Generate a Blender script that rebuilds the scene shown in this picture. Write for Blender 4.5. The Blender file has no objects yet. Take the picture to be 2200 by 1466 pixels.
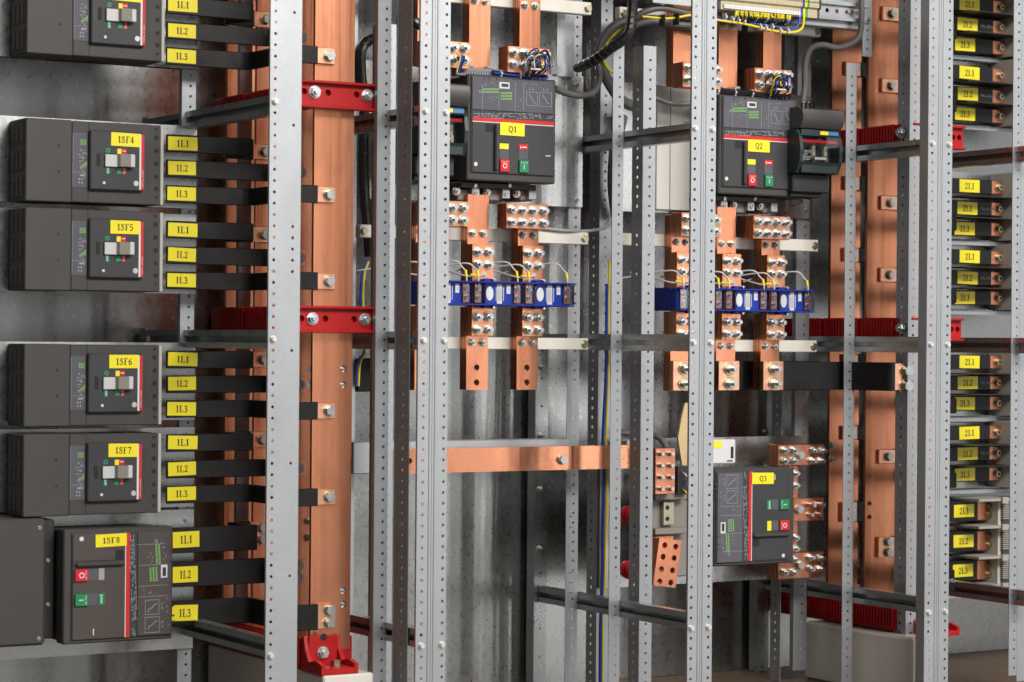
import bpy, bmesh, math, random
from mathutils import Vector, Matrix
random.seed(7)
SC = bpy.context.scene
COL = SC.collection
# ------------------------------------------------------------------ camera
F = 5194.4; PH = math.radians(30.95); RL = .0083          # 85 mm lens on 36 mm, yaw, small roll
CX, CY, CZ = -2.7012, -4.8527, 1.0
SN, CS = math.sin(PH), math.cos(PH)
cam = bpy.data.cameras.new('camera'); cam.lens = 85.0; cam.sensor_width = 36.0
cam.clip_start = .1; cam.clip_end = 200
cam.dof.use_dof = True; cam.dof.focus_distance = 6.1; cam.dof.aperture_fstop = 5.0
camo = bpy.data.objects.new('camera', cam); COL.objects.link(camo)
camo.location = (CX, CY, CZ)
camo.matrix_world = Matrix.Translation((CX, CY, CZ)) @ Matrix.Rotation(-PH, 4, 'Z') @ Matrix.Rotation(math.pi/2, 4, 'X') @ Matrix.Rotation(RL, 4, 'Z')
SC.camera = camo
# ------------------------------------------------------------------ light
wd = bpy.data.worlds.new('World'); SC.world = wd; wd.use_nodes = True
bg = wd.node_tree.nodes['Background']
bg.inputs[0].default_value = (.93, .95, 1.0, 1); bg.inputs[1].default_value = .085
def area(name, loc, target, sx, sy, power, col=(1, .97, .93)):
    l = bpy.data.lights.new(name, 'AREA'); l.shape = 'RECTANGLE'; l.size = sx; l.size_y = sy; l.energy = power; l.color = col
    o = bpy.data.objects.new(name, l); COL.objects.link(o); o.location = loc
    o.rotation_euler = (Vector(target) - Vector(loc)).to_track_quat('-Z', 'Y').to_euler()
    return o
area('ceiling_lamp', (2.5, -5.4, 4.9), (.9, .2, .8), 6.0, 1.8, 430)
area('left_fill_light', (-6.5, -4.0, 2.2), (0, .2, 1.0), 5.0, 3.0, 13)  # dim fill added from the left to lift the rail lips
area('ceiling_lamp', (.2, -7.4, 5.6), (.3, .3, .7), 6.0, 2.0, 520)
for hx, hw, hl in ((.7, .4, 5), (1.6, .3, 6), (2.3, .35, 6), (3.3, .45, 6), (4.83, .15, 30), (5.38, .18, 42), (5.72, .08, 32), (7.1, .8, 5), (8.2, .9, 5.5), (9.6, .8, 5)):     # tall slim lights added for streaks and fill in the metal
    area('added_strip_light', (hx, -6.6, 1.3), (hx-.6, .3, 1.2), hw, 3.4, hl*hw*3.4, (1, .985, .97))
SC.view_settings.view_transform = 'Standard'; SC.view_settings.look = 'None'
SC.view_settings.exposure = -0.12; SC.view_settings.gamma = 1.0
SC.view_settings.use_curve_mapping = False
SC.cycles.use_denoising = True; SC.cycles.use_adaptive_sampling = True; SC.cycles.adaptive_threshold = .02
SC.cycles.max_bounces = 8; SC.cycles.glossy_bounces = 6; SC.cycles.diffuse_bounces = 3; SC.cycles.transparent_max_bounces = 12

# ------------------------------------------------------------------ measuring helpers: picture point -> point at a known depth in the cabinet
def ray(u, v):
    du = u-1100; dv = v-733
    a = (du+dv*RL)/F; b = -(dv-du*RL)/F
    return (a*CS+SN, -a*SN+CS, b)
def W(u, v, Y):
    d = ray(u, v); t = (Y-CY)/d[1]
    return Vector((CX+t*d[0], Y, CZ+t*d[2]))
def WX(u, v, X):
    d = ray(u, v); t = (X-CX)/d[0]
    return Vector((X, CY+t*d[1], CZ+t*d[2]))
def rect(u0, v0, u1, v1, Y):
    um, vm = (u0+u1)/2, (v0+v1)/2
    return W(u0, vm, Y).x, W(u1, vm, Y).x, W(um, v1, Y).z, W(um, v0, Y).z    # x0,x1,z0,z1

# ------------------------------------------------------------------ materials
MATS = {}
def mat(name, col, rough=.5, metal=0., var=.0, scale=(20, 20, 20), col2=None, rvar=.0, bump=0., bscale=200., coat=0., spec=.5, spangle=0., detail=4., aniso=0., tarnish=None):
    m = bpy.data.materials.new(name); m.use_nodes = True; MATS[name] = m
    nt = m.node_tree; N = nt.nodes; L = nt.links; p = N['Principled BSDF']
    p.inputs['Base Color'].default_value = (*col, 1); p.inputs['Roughness'].default_value = rough
    p.inputs['Metallic'].default_value = metal; p.inputs['Coat Weight'].default_value = coat
    p.inputs['Specular IOR Level'].default_value = spec
    if aniso:
        p.inputs['Anisotropic'].default_value = aniso
        cz_ = N.new('ShaderNodeCombineXYZ'); cz_.inputs[2].default_value = 1.; L.new(cz_.outputs[0], p.inputs['Tangent'])
    if var or col2 or rvar or bump or spangle:
        tc = N.new('ShaderNodeTexCoord'); gm = N.new('ShaderNodeNewGeometry')
        mp = N.new('ShaderNodeMapping'); mp.inputs['Scale'].default_value = scale
        L.new(gm.outputs['Position'], mp.inputs['Vector'])
        nz = N.new('ShaderNodeTexNoise'); nz.inputs['Scale'].default_value = 1.; nz.inputs['Detail'].default_value = detail
        nz.inputs['Roughness'].default_value = .65
        L.new(mp.outputs[0], nz.inputs['Vector'])
        fac = nz.outputs['Fac']
        if spangle:
            vo = N.new('ShaderNodeTexVoronoi'); vo.inputs['Scale'].default_value = 420.
            L.new(gm.outputs['Position'], vo.inputs['Vector'])
            sep = N.new('ShaderNodeSeparateColor'); L.new(vo.outputs['Color'], sep.inputs[0])
            mx = N.new('ShaderNodeMix'); mx.data_type = 'FLOAT'; mx.inputs[0].default_value = spangle
            L.new(fac, mx.inputs[2]); L.new(sep.outputs[0], mx.inputs[3]); fac = mx.outputs[0]
        c2 = col2 if col2 else tuple(min(1, c*(1+var)) for c in col)
        c1 = col if col2 else tuple(c*(1-var) for c in col)
        rp = N.new('ShaderNodeValToRGB'); rp.color_ramp.elements[0].position = .3; rp.color_ramp.elements[1].position = .7
        rp.color_ramp.elements[0].color = (*c1, 1); rp.color_ramp.elements[1].color = (*c2, 1)
        L.new(fac, rp.inputs[0]); L.new(rp.outputs[0], p.inputs['Base Color'])
        if tarnish:
            n2 = N.new('ShaderNodeTexNoise'); n2.inputs['Scale'].default_value = 7.; n2.inputs['Detail'].default_value = 5.; n2.inputs['Distortion'].default_value = .8
            m2 = N.new('ShaderNodeMapping'); m2.inputs['Scale'].default_value = (1.6, 1.6, .55); L.new(gm.outputs['Position'], m2.inputs['Vector']); L.new(m2.outputs[0], n2.inputs['Vector'])
            r2 = N.new('ShaderNodeMapRange'); r2.inputs[1].default_value = .48; r2.inputs[2].default_value = .72; r2.inputs[4].default_value = .55; L.new(n2.outputs['Fac'], r2.inputs[0])
            mm = N.new('ShaderNodeMix'); mm.data_type = 'RGBA'; mm.inputs[7].default_value = (*tarnish, 1)
            L.new(r2.outputs[0], mm.inputs[0]); L.new(rp.outputs[0], mm.inputs[6]); L.new(mm.outputs[2], p.inputs['Base Color'])
        if rvar:
            mr = N.new('ShaderNodeMapRange'); mr.inputs[1].default_value = .3; mr.inputs[2].default_value = .7
            mr.inputs[3].default_value = rough-rvar; mr.inputs[4].default_value = rough+rvar
            L.new(fac, mr.inputs[0]); L.new(mr.outputs[0], p.inputs['Roughness'])
        if bump:
            nb = N.new('ShaderNodeTexNoise'); nb.inputs['Scale'].default_value = bscale; nb.inputs['Detail'].default_value = 2.
            L.new(gm.outputs['Position'], nb.inputs['Vector'])
            bp = N.new('ShaderNodeBump'); bp.inputs['Strength'].default_value = bump; bp.inputs['Distance'].default_value = .001
            L.new(nb.outputs['Fac'], bp.inputs['Height']); L.new(bp.outputs[0], p.inputs['Normal'])
    return m
mat('galv', (.425, .44, .46), .43, .62, .07, (9, 9, 5), rvar=.05, spangle=.3)
mat('galv_panel', (.41, .42, .415), .29, .97, .11, (75, 75, 60), rvar=.035, aniso=.55, detail=7)
mat('galv_rail', (.46, .49, .49), .32, .85, .12, (12, 12, 12), rvar=.08, spangle=.2)
mat('galv_shaded', (.22, .255, .26), .5, .15, .12, (12, 12, 12), rvar=.06, spangle=.2)  # same galvanized steel, with the shade of the edge-on strip put into its colour
mat('duct_grey', (.20, .20, .21), .5)
mat('steel_painted', (.62, .60, .56), .5, 0, .05, (6, 6, 6))
CT_ = (.38, .13, .07)
mat('copper', (.72, .28, .15), .30, 1., .0, (70, 70, 1.2), col2=(.80, .345, .20), rvar=.04, tarnish=CT_, detail=2)
mat('copper_h', (.75, .325, .188), .27, 1., .0, (2, 12, 12), col2=(.77, .34, .20), rvar=.015, tarnish=CT_, detail=2)
mat('copper_end', (.86, .44, .275), .34, 1., .0, (25, 25, 25), col2=(.90, .50, .34), rvar=.05)
mat('copper_dull', (.62, .255, .145), .36, 1., .0, (60, 60, 14), col2=(.71, .32, .20), rvar=.06, tarnish=CT_, detail=3)
mat('plastic_grey', (.062, .058, .055), .5, 0, .06, (14, 14, 14), bump=.03, bscale=900, spec=.28)
mat('plastic_face', (.050, .050, .053), .45, 0, .10, (10, 10, 10), bump=.02, bscale=700, spec=.28)
mat('plastic_trip', (.100, .100, .118), .30, 0, .08, (9, 9, 9), spec=.28)
mat('plastic_dark', (.022, .021, .021), .5, 0, .1, (20, 20, 20))
mat('plastic_brown', (.080, .068, .062), .48, 0, .08, (12, 12, 12), spec=.28)
mat('vent_dark', (.035, .033, .032), .6)
mat('slit', (.010, .010, .010), .7)
mat('sleeve', (.012, .0115, .0115), .36, 0, .15, (18, 18, 40), rvar=.06, bump=.03, bscale=120, spec=.28)
mat('rubber', (.010, .010, .010), .32)
mat('label_yellow', (.88, .74, .015), .38)
mat('ink', (.012, .012, .010), .6)
mat('print_white', (.62, .62, .63), .6)
mat('print_grey', (.33, .33, .36), .6)
mat('print_green', (.20, .42, .12), .5)
mat('red_stripe', (.62, .030, .025), .4, spec=.28)
mat('white_line', (.72, .70, .70), .4)
mat('red_gpo', (.42, .010, .010), .38, 0, .12, (22, 22, 22), bump=.03, bscale=200, spec=.28)
mat('red_button', (.62, .022, .030), .35, spec=.28)
mat('green_button', (.006, .23, .085), .35)
mat('green_sign', (.02, .33, .17), .4)
mat('toggle', (.56, .55, .55), .42)
mat('toggle_dark', (.27, .245, .205), .42)
mat('beige', (.50, .475, .42), .5, 0, .05, (10, 10, 10))
mat('barrier_grey', (.36, .345, .315), .5, 0, .05, (10, 10, 10))
mat('beige_grey', (.23, .215, .195), .5, 0, .06, (10, 10, 10))
mat('cream', (.70, .67, .60), .42, 0, .04, (20, 20, 20))
mat('zinc', (.52, .53, .54), .34, 1., .12, (90, 90, 90), rvar=.06)
mat('zinc_gold', (.46, .41, .29), .36, 1., .15, (60, 60, 60), rvar=.06)
mat('zinc_white', (.70, .68, .62), .38, .5, .08, (60, 60, 60))
mat('blue_ct', (.012, .035, .30), .33, spec=.28)
mat('blue_wire', (.012, .055, .36), .4)
mat('grey_wire', (.34, .33, .32), .45)
mat('grey_cable', (.10, .097, .094), .5, 0, .08, (12, 12, 12))
mat('white_wire', (.62, .60, .57), .45)
mat('yellow_wire', (.80, .62, .012), .4)
mat('green_wire', (.05, .30, .06), .4)
mat('teal', (.014, .029, .028), .42, 0, .08, (14, 14, 14))
mat('grey_flap', (.060, .055, .056), .40)
mat('paper', (.66, .65, .66), .6)
mat('silver', (.62, .63, .60), .3, .6)
mat('sticker_blue', (.05, .20, .50), .5)
mat('terminal', (.50, .43, .28), .5, 0, .06, (30, 30, 30))
mat('nylon', (.70, .69, .66), .45)
mat('tan_board', (.62, .46, .24), .5, 0, .08, (20, 20, 6))
mat('fuse_body', (.50, .44, .33), .5)
mat('floor', (.13, .085, .055), .5, 0, .25, (3, 30, 30), rvar=.1)
mat('concrete', (.22, .215, .20), .55, 0, .12, (2, 2, 2), rvar=.1)
mat('brass', (.72, .55, .27), .3, 1.)
m = mat('clear', (.9, .9, .92), .08)
nt = m.node_tree
tr = nt.nodes.new('ShaderNodeBsdfTransparent'); tr.inputs[0].default_value = (.86, .88, .90, 1)
gl = nt.nodes.new('ShaderNodeBsdfGlossy'); gl.inputs['Roughness'].default_value = .06
lw = nt.nodes.new('ShaderNodeFresnel'); lw.inputs[0].default_value = 1.4
mx = nt.nodes.new('ShaderNodeMixShader'); nt.links.new(lw.outputs[0], mx.inputs[0])
nt.links.new(tr.outputs[0], mx.inputs[1]); nt.links.new(gl.outputs[0], mx.inputs[2])
nt.links.new(mx.outputs[0], nt.nodes['Material Output'].inputs['Surface'])

# ------------------------------------------------------------------ mesh helpers
def V3(p): return Vector(p)
class MB:
    def __init__(s): s.v = []; s.f = []; s.m = []; s.s = []
    def add(s, vs, fs, m=0, sm=False):
        n = len(s.v); s.v += [tuple(p) for p in vs]
        for f in fs: s.f.append(tuple(i+n for i in f)); s.m.append(m); s.s.append(sm)
        return s
    def box(s, x0, x1, y0, y1, z0, z1, c=0., m=0):
        if x0 > x1: x0, x1 = x1, x0
        if y0 > y1: y0, y1 = y1, y0
        if z0 > z1: z0, z1 = z1, z0
        c = min(c, (x1-x0)*.45, (y1-y0)*.45, (z1-z0)*.45)
        if c <= 0:
            vs = [(x, y, z) for x in (x0, x1) for y in (y0, y1) for z in (z0, z1)]
            return s.add(vs, [(0, 1, 3, 2), (4, 6, 7, 5), (0, 4, 5, 1), (2, 3, 7, 6), (0, 2, 6, 4), (1, 5, 7, 3)], m)
        vs = []; idx = {}
        R = ((x0, x1), (y0, y1), (z0, z1))
        for i in (0, 1):
            for j in (0, 1):
                for k in (0, 1):
                    b = (i, j, k)
                    for a in range(3):
                        q = [R[t][b[t]] + (0 if t == a else (c if b[t] == 0 else -c)) for t in range(3)]
                        idx[(i, j, k, a)] = len(vs); vs.append(q)
        fs = []
        for a in range(3):
            b, d = [t for t in range(3) if t != a]
            for e in (0, 1):
                def key(p, q):
                    t = [0, 0, 0]; t[a] = e; t[b] = p; t[d] = q; return idx[(*t, a)]
                fs.append((key(0, 0), key(1, 0), key(1, 1), key(0, 1)))
        for a in range(3):
            b, d = [t for t in range(3) if t != a]
            for p in (0, 1):
                for q in (0, 1):
                    def key(e, ax):
                        t = [0, 0, 0]; t[a] = e; t[b] = p; t[d] = q; return idx[(*t, ax)]
                    fs.append((key(0, b), key(1, b), key(1, d), key(0, d)))
        for i in (0, 1):
            for j in (0, 1):
                for k in (0, 1): fs.append((idx[(i, j, k, 0)], idx[(i, j, k, 1)], idx[(i, j, k, 2)]))
        return s.add(vs, fs, m)
    def quad(s, x0, x1, y, z0, z1, m=0):            # a print on a face turned to the front
        return s.add([(x0, y, z0), (x1, y, z0), (x1, y, z1), (x0, y, z1)], [(0, 1, 2, 3)], m)
    def prism(s, pts, y0, y1, m=0, ax='y', sm=False):        # pts = (a,b) in the other two axes
        n = len(pts)
        def P(a, b, t): return {'y': (a, t, b), 'x': (t, a, b), 'z': (a, b, t)}[ax]
        vs = [P(a, b, y0) for a, b in pts] + [P(a, b, y1) for a, b in pts]
        s.add(vs, [tuple(range(n)), tuple(range(2*n-1, n-1, -1))], m)
        k = len(s.v)-2*n
        for i in range(n):
            j = (i+1) % n
            s.f.append((k+i, k+j, k+n+j, k+n+i)); s.m.append(m); s.s.append(sm)
        return s
    def cyl(s, p, d, r, h, n=12, m=0, r2=None, sm=True, rot=0.):
        p = V3(p); d = V3(d).normalized(); r2 = r if r2 is None else r2
        a = d.orthogonal().normalized()
        if abs(d.z) < .9: a = V3((0, 0, 1))-d*d.z; a.normalize()
        b = d.cross(a)
        vs = []
        for q, rr in ((p, r), (p+d*h, r2)):
            for i in range(n):
                t = 2*math.pi*i/n+rot; vs.append(q+a*(math.cos(t)*rr)+b*(math.sin(t)*rr))
        k = len(s.v); s.add(vs, [tuple(range(n)), tuple(range(2*n-1, n-1, -1))], m)
        for i in range(n):
            j = (i+1) % n
            s.f.append((k+i, k+j, k+n+j, k+n+i)); s.m.append(m); s.s.append(sm)
        return s
    def tube(s, path, r, n=8, m=0, sub=5):
        pts = smooth(path, sub) if sub else [V3(p) for p in path]
        k = len(s.v); N = len(pts); vs = []
        t0 = (pts[1]-pts[0]).normalized(); a = t0.orthogonal().normalized()
        for i in range(N):
            t = (pts[min(i+1, N-1)]-pts[max(i-1, 0)])
            t = t.normalized() if t.length > 1e-9 else t0
            a = (a-t*a.dot(t)); a = a.normalized() if a.length > 1e-6 else t.orthogonal().normalized()
            b = t.cross(a)
            for j in range(n):
                q = 2*math.pi*j/n; vs.append(pts[i]+(a*math.cos(q)+b*math.sin(q))*r)
        fs = [(i*n+j, i*n+(j+1) % n, (i+1)*n+(j+1) % n, (i+1)*n+j) for i in range(N-1) for j in range(n)]
        s.add(vs, fs, m, True)
        s.add([vs[j] for j in range(n)], [tuple(range(n))], m); s.add([vs[(N-1)*n+j] for j in range(n)], [tuple(range(n))], m)
        return s
    def strip(s, path, z0, z1, t, m=0, ax='z'):      # bent flat bar: path in plan, extruded upwards
        P = [Vector(p) for p in path]; L = []; R = []
        for i, p in enumerate(P):
            d1 = (P[i]-P[i-1]).normalized() if i else (P[1]-P[0]).normalized()
            d2 = (P[i+1]-P[i]).normalized() if i < len(P)-1 else d1
            n1 = Vector((-d1.y, d1.x)); n2 = Vector((-d2.y, d2.x)); q = (n1+n2)
            q = q/max(.3, q.length_squared/2) if q.length > 1e-6 else n1
            L.append(p+q*t/2); R.append(p-q*t/2)
        n = len(P); c = min(.0015, t*.2)
        vs = []
        for z, e in ((z0, c), (z0+c, 0), (z1-c, 0), (z1, c)):
            vs += [l.lerp(r_, e/t) for l, r_ in zip(L, R)] + [r_.lerp(l, e/t) for l, r_ in zip(L, R)]
        k = len(s.v)
        vv = []
        for ri, z in enumerate((z0, z0+c, z1-c, z1)):
            for q in vs[ri*2*n:(ri+1)*2*n]: vv.append((q.x, q.y, z))
        fs = []
        for ri in range(3):
            a, b = ri*2*n, (ri+1)*2*n
            for i in range(n-1):
                fs.append((a+i, a+i+1, b+i+1, b+i)); fs.append((a+n+i+1, a+n+i, b+n+i, b+n+i+1))
            fs.append((a+n, a, b, b+n)); fs.append((a+n-1, a+2*n-1, b+2*n-1, b+n-1))
        for i in range(n-1):
            fs.append((i+1, i, n+i, n+i+1)); q = 6*n; fs.append((q+i, q+i+1, q+n+i+1, q+n+i))
        return s.add(vv, fs, m, True)
    def perf(s, w, z0, z1, cols, t, M, m=0, n=8):
        """sheet with round holes: local (a across, h up, d thickness); cols = [(centre, radius, set of rows or None)], rows every 25 mm; M maps (a,d,h) to the world"""
        p = .025
        k0 = math.ceil((z0+.0125)/p); k1 = math.floor((z1-.0125)/p)
        cs = sorted(cols); xs = [0.]
        for i in range(len(cs)-1): xs.append((cs[i][0]+cs[i+1][0])/2)
        xs.append(w)
        def ring(cx, cz, r, d):
            return [(cx+r*math.cos(math.pi*(2*i+1)/8), d, cz+r*math.sin(math.pi*(2*i+1)/8)) for i in range(8)]
        def put(vs, fs): s.add([M(*q) for q in vs], fs, m)
        for d in (0., t):
            for (za, zb) in ((z0, (k0-.5)*p), ((k1+.5)*p, z1)):
                if zb-za > 1e-6: put([(0, d, za), (w, d, za), (w, d, zb), (0, d, zb)], [(0, 1, 2, 3)])
        for ci, (cx, r, rows) in enumerate(cs):
            xa, xb = xs[ci], xs[ci+1]
            for k in range(k0, k1+1):
                za, zb, zc = (k-.5)*p, (k+.5)*p, k*p
                if rows is not None and k not in rows:
                    for d in (0., t): put([(xa, d, za), (xb, d, za), (xb, d, zb), (xa, d, zb)], [(0, 1, 2, 3)])
                    continue
                h = .0125
                A, B = max(xa, cx-h), min(xb, cx+h)
                for d in (0., t):
                    if A-xa > 1e-6: put([(xa, d, za), (A, d, za), (A, d, zb), (xa, d, zb)], [(0, 1, 2, 3)])
                    if xb-B > 1e-6: put([(B, d, za), (xb, d, za), (xb, d, zb), (B, d, zb)], [(0, 1, 2, 3)])
                    o = [(B, d, zc+r*.4), (cx+r*.4, d, zb), (cx-r*.4, d, zb), (A, d, zc+r*.4), (A, d, zc-r*.4), (cx-r*.4, d, za), (cx+r*.4, d, za), (B, d, zc-r*.4)]
                    cr = {0: (B, d, zb), 2: (A, d, zb), 4: (A, d, za), 6: (B, d, za)}
                    R_ = ring(cx, zc, r, d); vs = R_+o; fs = []
                    for i in range(8):
                        j = (i+1) % 8
                        if i in cr: vs.append(cr[i]); fs.append((i, 8+i, len(vs)-1, 8+j, j))
                        else: fs.append((i, 8+i, 8+j, j))
                    put(vs, fs)
                a, b = ring(cx, zc, r, 0.), ring(cx, zc, r, t)
                put(a+b, [(i, (i+1) % 8, 8+(i+1) % 8, 8+i) for i in range(8)])
        for (a, b) in ((0, z0), (w, z0)):
            put([(a, 0, z0), (a, t, z0), (a, t, z1), (a, 0, z1)], [(0, 1, 2, 3)])
        for z in (z0, z1): put([(0, 0, z), (w, 0, z), (w, t, z), (0, t, z)], [(0, 1, 2, 3)])
        return s
    def mesh(s, name, mats, origin=(0, 0, 0), ang=35, weld=True):
        me = bpy.data.meshes.new(name); o = V3(origin)
        me.from_pydata([V3(p)-o for p in s.v], [], s.f)
        for mm in (mats if isinstance(mats, (list, tuple)) else [mats]): me.materials.append(MATS[mm])
        me.polygons.foreach_set('material_index', s.m); me.polygons.foreach_set('use_smooth', s.s)
        bm = bmesh.new(); bm.from_mesh(me)
        if weld: bmesh.ops.remove_doubles(bm, verts=bm.verts, dist=1e-6)
        bmesh.ops.recalc_face_normals(bm, faces=bm.faces); bm.to_mesh(me); bm.free()
        if any(s.s): me.set_sharp_from_angle(angle=math.radians(ang))
        me.update(); return me
def smooth(path, sub):
    P = [V3(p) for p in path]
    if len(P) < 3: return P
    Q = [P[0]*2-P[1]]+P+[P[-1]*2-P[-2]]; out = []
    for i in range(1, len(Q)-2):
        a, b, c, d = Q[i-1], Q[i], Q[i+1], Q[i+2]
        for k in range(sub):
            t = k/sub
            out.append(.5*((2*b)+(c-a)*t+(2*a-5*b+4*c-d)*t*t+(3*b-a-3*c+d)*t**3))
    out.append(P[-1]); return out
def fillet(path, r, n=5):
    P = [Vector(p) for p in path]; out = [P[0]]
    for i in range(1, len(P)-1):
        a, b, c = P[i-1], P[i], P[i+1]
        d1, d2 = (a-b), (c-b); l = min(r, d1.length*.45, d2.length*.45)
        p, q = b+d1.normalized()*l, b+d2.normalized()*l
        for k in range(n+1):
            t = k/n; out.append(p*(1-t)**2+b*2*t*(1-t)+q*t*t)
    out.append(P[-1]); return out

# ------------------------------------------------------------------ object helpers
WL = {}
def tag(o, label, cat, group=None):
    o['label'] = label; o['category'] = cat
    if group: o['group'] = group
    return o
def thing(name, label, cat, loc, group=None):
    o = bpy.data.objects.new(name, None); COL.objects.link(o); o.location = loc; o.empty_display_size = .02
    WL[o] = V3(loc); return tag(o, label, cat, group)
def part(name, mb, mats, parent, ang=35):
    loc = WL[parent]
    o = bpy.data.objects.new(name, mb.mesh(name, mats, loc, ang)); COL.objects.link(o); o.parent = parent
    WL[o] = loc; return o
def solo(name, mb, mats, label, cat, loc, group=None, kind=None, ang=35):
    o = bpy.data.objects.new(name, mb.mesh(name, mats, loc, ang)); COL.objects.link(o); o.location = loc
    WL[o] = V3(loc)
    if kind: o['kind'] = kind
    if label: tag(o, label, cat, group)
    return o
def inst(name, me, pos, parent, rot=None, sc=1.):
    o = bpy.data.objects.new(name, me); COL.objects.link(o); o.parent = parent
    o.location = V3(pos)-WL[parent]
    if rot: o.rotation_euler = rot
    if sc != 1.: o.scale = (sc,)*3
    WL[o] = V3(pos); return o

# ------------------------------------------------------------------ lettering
TXT = {}
def text_geo(body):
    if body not in TXT:
        c = bpy.data.curves.new('t', 'FONT'); c.body = body; c.size = 1.; c.resolution_u = 2
        o = bpy.data.objects.new('t', c); COL.objects.link(o)
        dg = bpy.context.evaluated_depsgraph_get(); dg.update()
        me = bpy.data.meshes.new_from_object(o.evaluated_get(dg))
        vs = [(v.co.x, v.co.y) for v in me.vertices]; fs = [tuple(p.vertices) for p in me.polygons]
        bpy.data.objects.remove(o); bpy.data.curves.remove(c); bpy.data.meshes.remove(me)
        x0, x1 = min(a for a, b in vs), max(a for a, b in vs); y0, y1 = min(b for a, b in vs), max(b for a, b in vs)
        TXT[body] = ([(a-x0, b-y0) for a, b in vs], fs, x1-x0, y1-y0)
    return TXT[body]
def text(mb, body, w, h, fn, m=0):
    """fills a w x h box; fn maps (a,b) measured from the box's lower left corner to the world"""
    vs, fs, tw, th = text_geo(body)
    mb.add([fn(a/tw*w, b/th*h) for a, b in vs], fs, m)
G = {  # serif figures and letters as strokes: (width, points), in a box of height 1
 '1': (.5, [(.17, [(.27, 0), (.27, 1)]), (.06, [(.08, .03), (.46, .03)]), (.08, [(.07, .82), (.27, .95)])]),
 '2': (.6, [(.11, [(.09, .70), (.14, .87), (.28, .95), (.43, .89), (.48, .72), (.40, .50), (.10, .09)]), (.15, [(.07, .07), (.55, .07)])]),
 '3': (.6, [(.11, [(.09, .80), (.20, .94), (.38, .92), (.45, .76), (.37, .57), (.22, .53)]), (.12, [(.22, .53), (.42, .46), (.50, .28), (.42, .09), (.24, .04), (.07, .10)])]),
 '4': (.6, [(.15, [(.40, 0), (.40, 1)]), (.06, [(.38, .95), (.05, .30)]), (.10, [(.03, .28), (.58, .28)])]),
 '5': (.6, [(.13, [(.15, .93), (.53, .93)]), (.08, [(.17, .95), (.12, .55)]), (.12, [(.12, .55), (.32, .60), (.47, .47), (.49, .26), (.37, .07), (.18, .04), (.06, .09)])]),
 '6': (.6, [(.09, [(.50, .95), (.28, .84), (.14, .62)]), (.13, [(.16, .66), (.10, .32), (.18, .08), (.32, .04), (.46, .12), (.50, .30), (.43, .48), (.30, .54), (.14, .46)])]),
 '7': (.6, [(.14, [(.05, .92), (.56, .92)]), (.11, [(.52, .92), (.22, 0)])]),
 '8': (.6, [(.11, [(.30, .96), (.15, .86), (.15, .68), (.30, .55), (.46, .42), (.48, .18), (.30, .04), (.12, .18), (.14, .42), (.30, .55), (.44, .70), (.44, .86), (.30, .96)])]),
 'S': (.62, [(.10, [(.50, .74), (.43, .91), (.29, .96), (.14, .87), (.14, .70)]), (.15, [(.14, .72), (.30, .55), (.46, .40)]), (.10, [(.46, .42), (.50, .20), (.38, .06), (.22, .04), (.09, .14), (.07, .30)])]),
 'F': (.66, [(.17, [(.20, 0), (.20, 1)]), (.06, [(.03, .97), (.60, .97)]), (.07, [(.58, .97), (.60, .76)]), (.07, [(.20, .51), (.44, .51)]), (.06, [(.03, .03), (.38, .03)])]),
 'L': (.70, [(.17, [(.20, 0), (.20, 1)]), (.06, [(.03, .97), (.38, .97)]), (.06, [(.03, .03), (.62, .03)]), (.07, [(.62, .02), (.65, .26)])]),
 'Q': (.82, [(.13, [(.40, .97), (.20, .86), (.10, .62), (.10, .38), (.20, .14), (.40, .03), (.60, .14), (.70, .38), (.70, .62), (.60, .86), (.40, .97)]), (.10, [(.38, .06), (.52, -.14), (.76, -.18)])]),
}
def serif(mb, word, x0, x1, z0, z1, y):
    tot = sum(G[c][0] for c in word)+.06*(len(word)-1); h = z1-z0; sx = (x1-x0)/tot; x = 0.
    for c in word:
        w, strokes = G[c]
        for wd_, pts in strokes:
            for (a, b), (c_, d) in zip(pts[:-1], pts[1:]):
                A = Vector(((x+a)*sx+x0, b*h+z0)); B = Vector(((x+c_)*sx+x0, d*h+z0))
                t = (B-A); l = t.length; t /= l; n = Vector((-t.y*sx, t.x*h))*(wd_/2); e = t*min(wd_*.3*h, .25*l)*(1 if len(pts) > 2 else 0)
                A, B = A-e, B+e
                mb.add([(A.x+n.x, y, A.y+n.y), (B.x+n.x, y, B.y+n.y), (B.x-n.x, y, B.y-n.y), (A.x-n.x, y, A.y-n.y)], [(0, 1, 2, 3)])
        x += w+.06
LABR = random.Random(21)
def label_plate(word, x0, x1, z0, z1, y, parent, fill=.42, hh=.52):
    """yellow sticker standing 0.4 mm proud of the face at y, with its lettering as a sub-part"""
    cx, cz = (x0+x1)/2, (z0+z1)/2; an = math.radians(LABR.uniform(-1.3, 1.3)); ca, sa = math.cos(an), math.sin(an)
    def turn(mb_):
        mb_.v = [(cx+(p[0]-cx)*ca-(p[2]-cz)*sa, p[1], cz+(p[0]-cx)*sa+(p[2]-cz)*ca) for p in mb_.v]; return mb_
    mb = turn(MB().box(x0, x1, y-.0008, y, z0, z1))
    o = part('label', mb, 'label_yellow', parent)
    o['label'] = 'yellow label printed '+word
    w, h = (x1-x0)*fill, (z1-z0)*hh
    mb = MB(); serif(mb, word, cx-w/2, cx+w/2, cz-h/2, cz+h/2, y-.0013)
    part('lettering', turn(mb), 'ink', o)
    return o

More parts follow.
